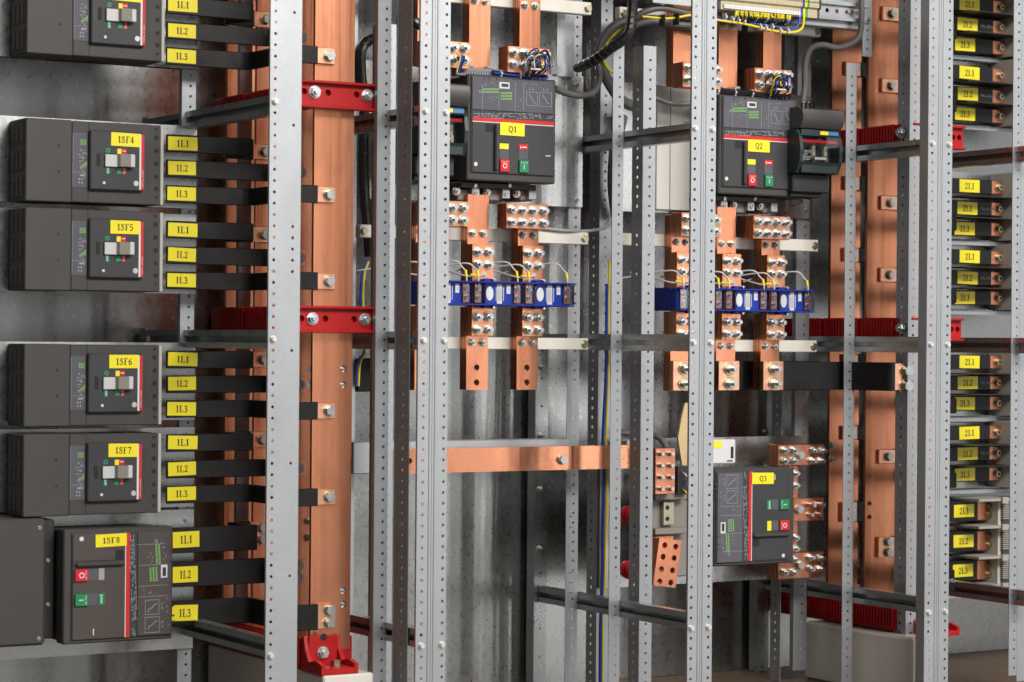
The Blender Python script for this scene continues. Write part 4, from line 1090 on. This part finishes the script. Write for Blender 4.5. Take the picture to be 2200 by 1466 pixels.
# ================================================================== PE BAR AND THE CORNER LEFT OF Q3
t = thing('copper_bar', 'long horizontal copper bar crossing below the Q1 stacks', 'busbar', W(845, 1000, .40))
q = rect(845, 963, 1402, 1012, .395)
hl = [(W(880, 989, .395).x, (q[2]+q[3])/2, .0075)]
z0, z1 = W(1100, 1012.5, .395).z, W(1100, 961, .395).z
part('bar', holed(MB(), q[0], q[1], .395, .010, z0, z1, [(hl[0][0], (z0+z1)/2+.001, .0075)]), 'copper_h', t)
bolt(BOLT_HEX, (W(1207, 988, .395).x, .395, W(1207, 988, .395).z), t)
a, b = W(757, 960, .43), W(1222, 950, .43)
solo('cross_beam', MB().box(a.x, b.x, .425, .465, W(1000, 1013, .43).z, W(1000, 946, .43).z, .002), 'galv', 'galvanized cross beam behind the long horizontal copper bar', 'beam', (a.x, .425, a.z))
solo('cross_beam', MB().box(.82, W(1400, 950, .44).x, .43, .465, W(1390, 1000, .44).z, W(1390, 945, .44).z, .002), 'galv', 'short galvanized beam behind the end of the horizontal copper bar', 'beam', (.82, .43, .7))
# block with eight studs
t = thing('stud_block', 'copper block with eight protruding studs left of Q3', 'busbar', W(1405, 1062, .36), None)
q = rect(1408, 963, 1450.5, 1062, .33)
part('front_plate', MB().box(q[0], q[1], .330, .341, q[2], q[3], .001), 'copper_dull', t)
part('back_plate', MB().box(q[0]-.001, q[1], .3425, .372, q[2]-.001, q[3], .001), 'copper_dull', t)
for v in (975, 1000, 1025, 1050):
    for u in (1418, 1439): inst('stud', STUD_S, W(u, v, .330), t, sc=1.05)
# loose tilted copper plate with holes
c = [W(1417, 1156, .33), W(1465, 1162, .33), W(1450, 1263, .33), W(1403, 1258, .33)]
X_ = (c[1]-c[0]); Z_ = (c[0]-c[3]); w, hgt = X_.length, Z_.length; ang = math.atan2(X_.z, X_.x)
def tf(x, y, z): 
    p = c[3]+X_.normalized()*x+Z_.normalized()*z; return (p.x, y, p.z)
t = thing('copper_plate', 'tilted copper plate with eight empty holes left of Q3', 'busbar', c[3])
hs = [(w*fx_, hgt*fz_, .0078) for fz_ in (.10, .36, .62, .86) for fx_ in (.27, .76)]
part('front_plate', holed(MB(), 0, w, .330, .010, 0, hgt, hs, fn=tf), 'copper', t)
part('back_plate', holed(MB(), 0, w, .3415, .010, 0, hgt, hs, fn=tf), 'copper', t)
part('clamp_bar', MB().box(W(1400, 1180, .37).x, W(1442, 1180, .37).x, .360, .375, W(1420, 1200, .37).z, W(1420, 1152, .37).z, .001), 'copper_dull', t)
# grey terminal end of Q3
q = rect(1402, 1062, 1490, 1240, .392)
t = thing('terminal_housing', 'grey terminal housing between the stud block and the tilted copper plate', 'housing', (q[0], .46, q[2]))
part('housing', MB().box(q[0], q[1]+.03, .395, .470, q[2], q[3], .003), 'beige_grey', t)
for v in (1066, 1140): 
    p = W(1440, v, .365); part('rib', MB().box(W(1408, v, .365).x, W(1478, v, .365).x, .365, .3945, p.z-.010, p.z+.006, .002), 'beige_grey', t)
q = rect(1423, 1079, 1446, 1128, .385)
lg = part('lug', MB().box(q[0], q[1], .380, .3945, q[2], q[3], .001), 'zinc_gold', t)
for v in (1091, 1115): part('lug_hole', MB().cyl(W(1434, v, .3794), (0, 1, 0), .0062, .0005, 14), 'slit', lg)
q = rect(1456, 1002, 1478, 1062, .35)
t = thing('connector', 'black wire connector with small holes beside the stud block', 'connector', (q[0], .39, q[2]))
part('shell', MB().box(q[0], q[1], .35, .39, q[2], q[3], .001), 'plastic_dark', t)
for i in range(5):
    for j in range(2): part('socket', MB().cyl((q[0]+.008+j*.011, .3494, q[2]+.010+i*.012), (0, 1, 0), .0032, .0005, 8), 'slit', t)
for i, (mm, nm) in enumerate((('white_wire', 'white'), ('blue_wire', 'blue'), ('yellow_wire', 'yellow'))):
    v = (1025, 1048, 1062)[i]
    solo('wire', MB().tube([W(1466, v-10, .352), W(1472, v-6, .335), W(1478, v+4, .335), W(1474, v+14, .35)], .002, 6), mm, 'short %s wire curling out of the black connector' % nm, 'wire', W(1466, v, .35))
c = [(1466, 1000), (1459, 955), (1457, 940), (1464, 900), (1472, 866), (1480, 866), (1492, 1000)]
pts = [(W(u, v, .40).x, W(u, v, .40).z) for u, v in c]
solo('insulating_board', MB().prism(pts, .40, .408), 'tan_board', 'tan insulating board standing behind the double post above Q3', 'board', W(1466, 1000, .40))
for v, nm in ((1107, 'upper'), (1224, 'lower')):
    p = W(1352, v, .44); mb = MB()
    for i in range(4): mb.cyl((p.x, .44-i*.014, p.z), (0, -1, 0), .026-.0035*i, .008, 20, r2=.022-.0035*i); mb.cyl((p.x, .432-i*.014, p.z), (0, -1, 0), .018-.002*i, .006, 20)
    t = thing('standoff_insulator', '%s red ribbed standoff insulator behind the thin posts' % nm, 'insulator', (p.x, .45, p.z))
    part('ribs', mb, 'red_button', t); part('base', MB().cyl((p.x, .452, p.z), (0, -1, 0), .024, .012, 20), 'red_button', t)
# white relay above Q3
q = rect(1520, 945, 1581, 997, .345)
t = thing('relay', 'white relay with yellow spot on top of breaker Q3', 'relay', (q[0], .44, q[2]))
part('case', MB().box(q[0], q[1], .345, .44, q[2], q[3], .003), 'paper', t)
a = rect(1533, 948, 1551, 963, .3445); part('yellow_spot', MB().box(a[0], a[1], .3440, .3448, a[2], a[3]), 'label_yellow', t)
mb = MB(); a = rect(1570, 960, 1576, 985, .3445); mb.quad(a[0], a[1], .3446, a[2], a[3]); part('symbol', mb, 'ink', t); mb = MB(); a = rect(1562, 989, 1574, 992, .3445); mb.quad(a[0], a[1], .3446, a[2], a[3]); part('printing', mb, 'ink', t)
q = rect(1537, 996, 1680, 1004, .36); 
# ---- copper links on the right of Q3
def K3(zx, zy, Y): return W(1520+zx/4.311, 920+zy/4.311, Y)
def link(label, zx0, zy0, zx1, zy1, nuts, layers, heads=(), studs=(), y=.385):
    q = rect(1520+zx0/4.311, 920+zy0/4.311, 1520+zx1/4.311, 920+zy1/4.311, y)
    t = thing('copper_link', label, 'busbar', (q[0], y, q[2]), 'copper links right of Q3')
    part('bar', MB().box(q[0], q[1], y, y+.010, q[2], q[3], .001), 'copper_dull', t)
    for i in range(layers): part('lamination', MB().box(q[0], q[0]+.115, y+.012+i*.016, y+.026+i*.016, q[2]-.001, q[3]+.001, .001), 'copper_dull', t)
    for a, b in nuts: bolt(BOLT_NUT, K3(a, b, y), t, sc=.92)
    for a, b in heads: bolt(BOLT_HEX, K3(a, b, y), t)
    for a, b, l in studs: inst('stud', STUD if l else STUD_S, K3(a, b, y), t, sc=1.05)
link('upper copper link with nuts right of breaker Q3', 655, 152, 1082, 345, [(705, 205), (790, 205), (705, 300), (790, 300), (975, 208), (1058, 208), (963, 302), (1043, 302)], 2, [(850, 252)])
link('middle copper link with four studs right of breaker Q3', 780, 648, 1075, 860, [], 0, [(838, 752)], [(935, 708, 1), (1022, 705, 1), (945, 803, 0), (1030, 798, 0)])
link('lower copper link with nuts right of breaker Q3', 655, 1152, 1072, 1392, [(705, 1335), (788, 1335), (795, 1215), (945, 1197), (1040, 1202), (948, 1302), (1036, 1304)], 2, [(846, 1266)])
q = rect(1690, 1000, 1712, 1190, .41)
t = thing('copper_link', 'upright copper strip with side nuts close to the right side of Q3', 'busbar', (q[0], .41, q[2]), 'copper links right of Q3')
part('bar', MB().box(q[0], q[1]-.004, .400, .410, q[2], q[3], .001), 'copper_dull', t)
for b in (420, 530, 1015, 1115): bolt(BOLT_NUT, K3(806, b, .40), t, sc=.9)

# ================================================================== FUSE SWITCHES
def fuse_switch(label, u0, u1, vt, word_dy=0):
    Y = .275
    x0, x1 = W(u0, vt+80, Y).x, W(u1, vt+80, Y).x
    zt = W((u0+u1)/2, vt, Y).z; S = .178/153.   # metres per picture pixel here
    z = lambda px: zt-px*S
    t = thing('fuse_switch', label, 'fuse switch', (x0, .47, z(195)), 'glazed fuse switches')
    prof = [(.40, z(52)), (Y+.012, z(52)), (Y-.002, z(70)), (Y-.008, z(100)), (Y-.004, z(125)), (Y+.012, z(152)), (.40, z(152))]
    n1, n2 = x0+.010, x1-.010
    part('housing', MB().prism(prof, x0, n1, ax='x').prism(prof, n2, x1, ax='x').box(n1, n2, Y+.002, .40, z(66), z(52)).box(n1, n2, Y+.0, .40, z(152), z(127), .002), 'teal', t)
    part('lower_lip', MB().prism([(Y+.001, z(126)), (Y-.004, z(127)), (Y+.010, z(151)), (Y+.02, z(152))], n1+.0002, n2-.0002, ax='x'), 'teal', t)
    part('chamber', MB().box(n1+.0002, n2-.0002, Y+.035, .40, z(126.5), z(66.5)), 'plastic_dark', t)
    fl_ = [(Y+.06, z(0)), (Y+.015, z(1)), (Y-.006, z(6)), (Y-.012, z(22)), (Y-.006, z(40)), (Y+.004, z(49)), (Y+.05, z(50))]
    part('flap', MB().prism(fl_, x0+.006, x1+.002, ax='x', sm=True), 'grey_flap', t)
    part('window', MB().box(n1+.0004, n2-.0004, Y-.0050, Y-.0035, z(126), z(68)), 'clear', t)
    part('red_bar', MB().box(n1+.001, n2-.001, Y+.004, Y+.008, z(82), z(75)), 'red_button', t)
    w = n2-n1
    for i in range(3):
        cx = n1+w*(.12+.33*i)
        f_ = part('fuse', MB().box(cx-.006, cx+.006, Y+.018, Y+.034, z(118), z(80), .002), 'fuse_body', t)
        part('blade', MB().box(cx-.004, cx+.004, Y+.014, Y+.0178, z(124), z(110)), 'brass', f_)
        part('fuse_print', MB().quad(cx-.003, cx+.003, Y+.0176, z(100), z(98)).quad(cx-.003, cx+.003, Y+.0176, z(95), z(93)), 'ink', f_)
    part('handle_plate', MB().box(n1+w*.4, n1+w*.72, Y+.006, Y+.012, z(120), z(114)), 'print_white', t)
    part('yellow_label', MB().box(n1+w*.50, n1+w*.72, Y-.0010, Y+.0019, z(63), z(55)), 'label_yellow', t)
    part('blue_label', MB().box(n1+w*.73, n2, Y-.0010, Y+.0019, z(63.5), z(55.5)), 'sticker_blue', t)
    mb = MB(); rnd = random.Random(2)
    for i in range(7): mb.quad(n1+.004, n1+.004+rnd.uniform(.010, .026), Y-.0054, z(102+i*3.4), z(101+i*3.4))
    part('printing', mb, 'print_grey', t)
    part('base', MB().box(x0+.004, x1-.018, Y+.03, .485, z(195), z(153), .003).box(x0+.008, x1-.03, Y+.045, .485, z(205), z(195.2), .002), 'plastic_dark', t)
    return t
fuse_switch('glazed dark teal fuse switch right of breaker Q2', 1716, 1807, 231)
x1_ = 1005; fuse_switch('glazed dark teal fuse switch half hidden left of breaker Q1', 904, 1004, 176)
for i, dxx in enumerate((0, 9)):
    solo('wire', MB().tube([W(1722+dxx, 232, .32), W(1724+dxx, 222, .30), W(1738+dxx, 222, .30), W(1742+dxx, 240, .31)], .0028, 6), 'rubber', '%s black wire loop on top of the fuse switch by Q2' % ('left', 'right')[i], 'wire', W(1722+dxx, 232, .32))
solo('wire', MB().tube([W(1740, 428, .34), W(1712, 424, .33), W(1698, 434, .33), W(1706, 442, .33), W(1724, 432, .33), W(1700, 429, .34)], .0022, 6), 'rubber', 'loose black wire curl hanging under the fuse switch by Q2', 'wire', W(1712, 430, .33))

# ================================================================== LUGS UNDER AND OVER THE BREAKERS
DSLOT = MB().box(0, .002, 0, .0004, -.005, .005).mesh('slot', 'plastic_dark')
for cab, q in ((0, 'Q1'), (1, 'Q2')):
    dx = DQ.x if cab else 0; dz = DQ.z if cab else 0
    def B(zx, zy, Y): p = W(860+zx/KQ, zy/KQ, Y); p.x += dx; p.z += dz; return p
    a, b = B(400, 1225, .36), B(895, 1225, .36)
    t = thing('terminal_shroud', 'dark terminal shroud with grey lugs right under breaker %s' % q, 'shroud', (a.x, .47, B(600, 1310, .37).z), 'terminal shrouds')
    part('shroud', MB().box(a.x, b.x, .362, .478, B(640, 1240, .36).z, B(640, 1203, .36).z, .002), 'plastic_dark', t)
    for zx in (490, 715): inst('screw', BOLT_GOLD, B(zx, 1220, .362), t, sc=.55)
    for zx in (430, 630, 838):
        p, r = B(zx-45, 1275, .385), B(zx+45, 1275, .385)
        part('lug', MB().box(p.x, r.x, .390, .47, B(zx, 1318, .385).z, B(zx, 1242, .385).z, .003), 'beige_grey', t)
    for zx, zy in ((497, 1265), (697, 1272), (870, 1280)):
        p = B(zx, zy, .372); bk = part('clip', MB().box(p.x-.011, p.x+.011, .373, .3898, p.z-.012, p.z+.012, .001), 'galv', t)
        if zx < 800: inst('screw', SCREW, (p.x, .373, p.z), bk, sc=1.1)
    for zx, zy in ((365, 1255), (565, 1265), (760, 1272)): bolt(BOLT_NUT_S, B(zx, zy, .389), t)
    # grey wiring duct on top of the breaker with the wire loom
    a, b = B(368, 470, .34), B(985, 500, .34)
    t = thing('wiring_duct', 'grey slotted wiring duct on top of breaker %s' % q, 'duct', (a.x, .38, a.z-.015), 'wiring ducts')
    zt, zb = B(560, 450, .342).z, B(620, 502, .342).z
    part('duct', MB().box(a.x, b.x-.01, .342, .368, zb-.004, zt, .002), 'duct_grey', t)
    for i in range(4): part('clip', MB().box(a.x+.035+i*.055, a.x+.055+i*.055, .347, .362, zt+.0002, zt+.008, .003), 'grey_wire', t)
    for i in range(30): inst('slot', DSLOT, (a.x+.012+i*.0075, .3418, zb+.006), t)
    zl = zb+.003; u0_, u1_ = (a.x+.10, b.x-.012) if cab == 0 else (a.x, b.x-.012)
    t = thing('wire_loom', 'wire loom tied along the top of breaker %s' % q, 'wires', (a.x, .333, zl), 'wire looms')
    for i in range(9 if cab else 4):
        yy = .336-.0042*(i % 3); zz_ = zl+.0040*(i//3)+.0015*(i % 2)
        part('wire', MB().tube([(u0_, yy, zz_+.004), (u0_+.06, yy, zz_+.001), ((u0_+u1_)/2, yy-.001, zz_+.0015), (u1_-.02, yy, zz_-.004), (u1_, yy+.004, zz_+.003)], .0024, 6), 'rubber' if (cab and i != 8) else ('blue_wire' if i < 3 else 'rubber'), t)
    for i in range(4 if cab else 2):
        xx = u0_+.02+i*.056; part('cable_tie', MB().box(xx, xx+.003, .3245, .3405, zl-.006, zl+(.0155 if cab else .010), .002).box(xx-.001, xx+.004, .3215, .3244, zl+.001, zl+.006, .001), 'nylon', t)
    # coil of spare wires
    cc = B(865, 405, .30)
    t = thing('wire_coil', 'small coil of blue and black wires above breaker %s' % q, 'wires', cc, 'wire coils')
    rnd = random.Random(11+cab)
    for i in range(14):
        r_ = rnd.uniform(.014, .026); ox = rnd.uniform(-.028, .03); oz = rnd.uniform(-.012, .006); n = 9; oy = rnd.uniform(-.012, .004)
        p_ = [(cc.x+ox+r_*.75*math.cos(math.pi*(1.45*j/n)-.7), .292+oy+.006*math.sin(j), cc.z+oz+r_*math.sin(math.pi*(1.45*j/n)-.7)) for j in range(n)]
        p_ = [(cc.x+ox*.6+.012, .318, cc.z-.035)]+p_ if i % 2 else p_+[(cc.x+ox*.6-.004, .318, cc.z-.034)]
        part('wire', MB().tube(p_, .0017, 6, sub=3), ('blue_wire', 'rubber', 'rubber', 'blue_wire', 'rubber', 'rubber', 'blue_wire', 'rubber', 'yellow_wire', 'rubber', 'white_wire', 'rubber', 'blue_wire', 'rubber')[i], t)
    part('cable_tie', MB().box(cc.x-.012, cc.x+.018, .285, .312, cc.z-.022, cc.z-.018, .001), 'nylon', t)
    if cab == 0:
        cc = B(385, 395, .30); t = thing('wire_coil', 'small tuft of blue and yellow wires left of breaker Q1 top', 'wires', cc, 'wire coils')
        for i in range(4): part('wire', MB().tube([cc+V3((-.008+.004*i, 0, .018-.004*i)), cc+V3((.004*i, -.006, .008)), cc+V3((.003*(i-1), -.002, -.014)), cc+V3((.004*(i-1), .004, -.03))], .0022, 6), ('yellow_wire', 'blue_wire', 'blue_wire', 'rubber')[i], t)

# ================================================================== TERMINAL STRIP, TOP RIGHT
YT = .235
def T(u, v, Y=YT): return W(u, v, Y)
xa, xb = T(1398, 20, .29).x, T(1862, 40, .29).x
zr0, zr1 = T(1800, 37, .29).z, T(1800, 12, .29).z
t = thing('din_rail', 'slotted steel mounting rail carrying the terminal strip at the top', 'rail', (xa, .29, zr0))
mb = holed(MB(), xa, xb, .290, .002, zr0, zr1, [(T(u, 24, .29).x, (zr0+zr1)/2, .006) for u in range(1420, 1860, 21)])
part('web', mb, 'galv', t)
part('lip', MB().box(xa, xb, .280, .292, zr1, zr1+.002).box(xa, xb, .280, .282, zr1+.002, zr1+.010), 'galv', t)
part('lip', MB().box(xa, xb, .280, .292, zr0-.002, zr0).box(xa, xb, .280, .282, zr0-.010, zr0-.002), 'galv', t)
part('beam', MB().box(T(1560, 50, .3).x, xb-.006, .296, .325, T(1800, 61, .3).z, T(1800, 43, .3).z, .002), 'galv', t)
part('beam', MB().box(T(1560, 50, .3).x, xb-.006, .305, .325, T(1800, 14, .3).z, 2.0, .002), 'galv', t)
for u, v in ((1828, 27), (1424, 5)): inst('screw', SCREW, T(u, v, .290), t, sc=1.1)
q = rect(1853, 0, 1873, 122, .285)
t = thing('bracket_strip', 'flat steel bracket at the right end of the terminal rail', 'bracket', (q[0], .285, q[2]))
part('strip', holed(MB(), q[0], q[1], .284, .003, q[2], 2.0, [((q[0]+q[1])/2, T(1863, v, .284).z, .0030) for v in (66, 86, 105)]), 'galv', t)
inst('screw', SCREW, T(1863, 45, .284), t, sc=1.4)
xs0, xs1 = T(1545, 10).x, T(1763, 20).x
zb_, zt_ = T(1650, 29).z, T(1650, -30).z
t = thing('terminal_strip', 'row of beige terminal blocks with white number strip at the top', 'terminal strip', (xs0, .285, zb_))
n = 42; pw = (xs1-xs0)/n
def tblock(mm):
    mb = MB().prism([(0, 0), (0, .022), (-.008, .026), (-.008, .052), (.02, .06), (.05, .06), (.05, 0)], .0003, pw-.0004, ax='x')
    mb.cyl((pw/2, -.0083, .040), (0, 1, 0), pw*.30, .0004, 8, 1)
    mb.cyl((pw/2, .004, .0538), (0, -.35, 1), pw*.30, .0016, 8, 1)
    return mb.mesh('terminal_block', [mm, 'slit'])
TB = {m_: tblock(m_) for m_ in ('terminal', 'blue_wire', 'yellow_wire', 'green_wire', 'plastic_brown')}
for i in range(n):
    mm = {0: 'plastic_brown', 34: 'blue_wire', 35: 'yellow_wire', 36: 'green_wire', 41: 'plastic_brown'}.get(i, 'terminal')
    inst('terminal_block', TB[mm], (xs0+i*pw, YT+.004, zb_), t)
part('number_strip', MB().box(xs0+pw*2, xs0+pw*33.5, YT-.001, YT+.0035, zb_+.003, zb_+.0125), 'paper', t)
mb = MB()
for i in range(2, 33): mb.quad(xs0+(i+.35)*pw, xs0+(i+.6)*pw, YT-.0013, zb_+.006, zb_+.009)
g = part('numbers', mb, 'print_grey', t)
g['kind'] = 'stuff'
t = thing('wire_harness', 'bundle of black wires with yellow markers hanging below the terminal strip', 'wires', T(1580, 45))
rnd = random.Random(4)
for i in range(26):
    u = 1582+i*4.6; top = T(u, 20+i*.35, YT+.02); bot = T(u-14, 48+i*.25, YT+.012); side = T(u+rnd.uniform(-3, 5), 34+i*.3, YT-.012-rnd.uniform(0, .008))
    end = T(u-45-rnd.uniform(0, 20), 40+i*.25+rnd.uniform(-4, 4), YT+.03)
    w_ = part('wire', MB().tube([top, side, bot, end], .0016, 6, sub=4), 'rubber' if i % 5 else 'white_wire', t)
    if i % 6 != 5:
        d = (side-top); part('marker', MB().cyl(top+d*.25, d, .0034, d.length*.75, 7), 'label_yellow', w_)
t = thing('wire_harness', 'tied run of blue, black and yellow wires along the top right', 'wires', T(1480, 40))
for i in range(9):
    dv = (i % 3)*4; du = (i//3)*3
    part('wire', MB().tube([T(1538, 33+dv, YT+.01), T(1590, 38+dv+du*.4, YT+.008), T(1650, 46+dv*.7, YT+.008), T(1690, 48+dv*.6+i*.2, YT+.01), T(1722, 30, YT+.02)], .0019, 6), ('rubber', 'blue_wire', 'rubber')[i % 3] if i != 4 else 'blue_wire', t)
part('yellow_wire', MB().tube([T(1380, 36, .26), T(1440, 40, .26), T(1490, 33, .26), T(1546, 44, YT), T(1600, 52, YT), T(1660, 66, YT), T(1700, 70, YT), T(1722, 62, YT), T(1727, 40, YT), T(1725, 25, YT+.01)], .0032, 7), 'yellow_wire', t)
part('blue_wire', MB().tube([T(1610, 50, YT+.004), T(1670, 58, YT+.004), T(1700, 64, YT+.004), T(1716, 50, YT+.004), T(1717, 25, YT+.01)], .0030, 7), 'blue_wire', t)
for u, v in ((1560, 36), (1575, 42), (1588, 44), (1600, 46), (1635, 58), (1647, 60), (1661, 58), (1678, 66), (1694, 66)):
    p = T(u, v, YT-.006); part('cable_tie', MB().box(p.x-.0014, p.x+.0014, p.y-.001, p.y+.018, p.z-.009, p.z+.009, .001).box(p.x-.0025, p.x+.0025, p.y-.0045, p.y-.0011, p.z-.004, p.z+.003, .001), 'nylon', t)
for u, v in ((1428, 42), (1458, 40), (1606, 58)):
    p = T(u, v, YT+.01); part('black_tie', MB().box(p.x-.002, p.x+.002, p.y-.002, p.y+.024, p.z-.016, p.z+.013, .001), 'rubber', t)

# ================================================================== CABLES
def cable(label, pts, r, m, name='cable', n=10, ribs=0, rm='plastic_dark'):
    P = [W(*p) for p in pts]
    o = solo(name, MB().tube(P, r, n), m, label, 'cable', P[0])
    if ribs:
        S = smooth(P, 14); step = max(2, len(S)//ribs)
        for i in range(step, len(S)-1, step):
            d = (S[i+1]-S[i-1]).normalized(); d = (d+V3((.35, 0, .1))).normalized()
            part('wrap_turn', MB().cyl(S[i]-d*.0025, d, r*1.05, .005, 14), rm, o)
    return o
cable('thick black spiral-wrapped cable bundle between Q1 and the top', [(1360, -40, .25), (1358, 30, .25), (1349, 75, .25), (1312, 104, .28), (1276, 130, .34), (1240, 146, .43)], .0135, 'rubber', ribs=16)
cable('thick grey cable curving round behind the spiral-wrapped bundle', [(1510, 62, .34), (1450, 50, .34), (1390, 44, .36), (1330, 52, .38), (1296, 90, .40), (1290, 135, .41), (1312, 185, .42), (1338, 218, .43), (1372, 232, .44)], .0145, 'grey_cable')
cable('grey cable loop lying over the top of the grey run', [(1520, 40, .30), (1470, 28, .30), (1420, 18, .30), (1380, 28, .31), (1345, 56, .34)], .0085, 'grey_cable')
cable('second grey cable in the run left of the terminal strip', [(1520, 58, .29), (1450, 52, .29), (1400, 46, .30), (1350, 62, .33), (1318, 90, .37)], .0090, 'grey_cable')
cable('grey cable sagging from the right side of Q1 to the cable bend', [(1192, 190, .36), (1215, 200, .37), (1250, 206, .38), (1276, 198, .39), (1287, 172, .40), (1286, 130, .41)], .0085, 'grey_cable')
cable('yellow-green earth wire following the grey cable bend', [(1420, 46, .335), (1370, 52, .34), (1330, 66, .37), (1302, 98, .385), (1296, 125, .39), (1306, 148, .40), (1324, 160, .41)], .0036, 'yellow_wire', 'wire', 8)
cable('glossy black pipe standing behind the thin post between Q1 and Q2', [(1312, 168, .56), (1318, 230, .56), (1316, 330, .56), (1313, 480, .56)], .0150, 'rubber')
cable('large grey hose hanging behind the bright post between Q1 and Q2', [(1336, 250, .47), (1322, 320, .46), (1318, 400, .46), (1326, 470, .47)], .0160, 'grey_cable')
cable('grey cable dropping from the terminal rail to the fuse switch by Q2', [(1850, -40, .265), (1851, 30, .265), (1848, 70, .27), (1832, 92, .28), (1800, 103, .30), (1765, 97, .32), (1740, 108, .34), (1730, 140, .35), (1729, 190, .35), (1722, 240, .34)], .0085, 'grey_cable')
cable('thin grey cable along the upper cream bar below Q1', [(1160, 490, .398), (1220, 496, .398), (1270, 496, .42), (1300, 488, .45), (1312, 470, .46)], .0042, 'grey_wire')
cable('three grey wires in a flat bundle left of Q2', [(1405, 210, .40), (1440, 222, .39), (1470, 224, .37), (1500, 218, .36)], .0070, 'grey_cable')
cable('grey cable entering the block left of Q3 from above', [(1330, 930, .44), (1380, 932, .43), (1415, 940, .40), (1434, 965, .375)], .0085, 'grey_cable')
cable('blue wire running down beside the rear post between Q1 and Q2', [(1304, 610, .47), (1303, 700, .47), (1302, 800, .47), (1297, 900, .47), (1295, 960, .47), (1298, 1010, .47), (1295, 1150, .47), (1294, 1240, .47), (1290, 1340, .47), (1289, 1480, .47)], .0042, 'blue_wire', 'wire', 8)
cable('yellow-green wire running down beside the blue wire', [(1309, 560, .472), (1307, 700, .472), (1307, 800, .472), (1303, 900, .472), (1302, 960, .472), (1305, 1010, .472), (1301, 1150, .472), (1299, 1240, .472), (1295, 1340, .472), (1294, 1480, .472)], .0032, 'yellow_wire', 'wire', 8)
cable('black spiral-wrapped conduit hanging right of the left copper risers', [(830, 88, .50), (800, 84, .50), (778, 105, .49), (776, 150, .49), (782, 230, .49), (781, 330, .49), (784, 430, .49), (790, 500, .49), (793, 552, .49)], .0125, 'rubber', ribs=22)
cable('thin blue wire below the black conduit', [(788, 560, .49), (778, 590, .49), (775, 640, .49), (778, 690, .49), (784, 750, .49), (768, 780, .49), (766, 830, .49)], .0034, 'blue_wire', 'wire', 8)
cable('thin yellow-green wire below the black conduit', [(792, 562, .488), (783, 590, .488), (780, 640, .488), (783, 690, .488), (788, 750, .488), (774, 780, .488), (770, 830, .488)], .0030, 'yellow_wire', 'wire', 8)
cable('short black cable end showing left of the double post by Q1', [(884, 36, .30), (892, 48, .29), (905, 56, .29)], .0125, 'rubber')
q = rect(768, 770, 815, 842, .50)
solo('black_cover', MB().box(q[0], q[1], .50, .53, q[2], q[3], .003), 'sleeve', 'black plastic cover behind the left thin post at mid height', 'cover', (q[0], .5, q[2]))
# pale sheet box behind the posts left of Q2
q = rect(1412, 186, 1500, 452, .465)
t = thing('sheet_box', 'pale grey sheet metal box with a label left of breaker Q2', 'box', (q[0], .48, q[2]))
xm = W(1441, 300, .465).x
part('left_panel', MB().box(q[0], xm-.0006, .467, .489, q[2], q[3], .0015), 'steel_painted', t)
part('right_panel', MB().box(xm+.0006, q[1], .466, .489, q[2], q[3], .0015), 'steel_painted', t)
a = rect(1466, 246, 1490, 268, .4655); lb_ = part('paper_label', MB().box(a[0], a[1], .4652, .4658, a[2], a[3]), 'paper', t)
mb = MB(); mb.quad(a[0]+.002, a[1], .4650, a[2]+.002, a[2]+.008); part('printing', mb, 'print_grey', lb_)
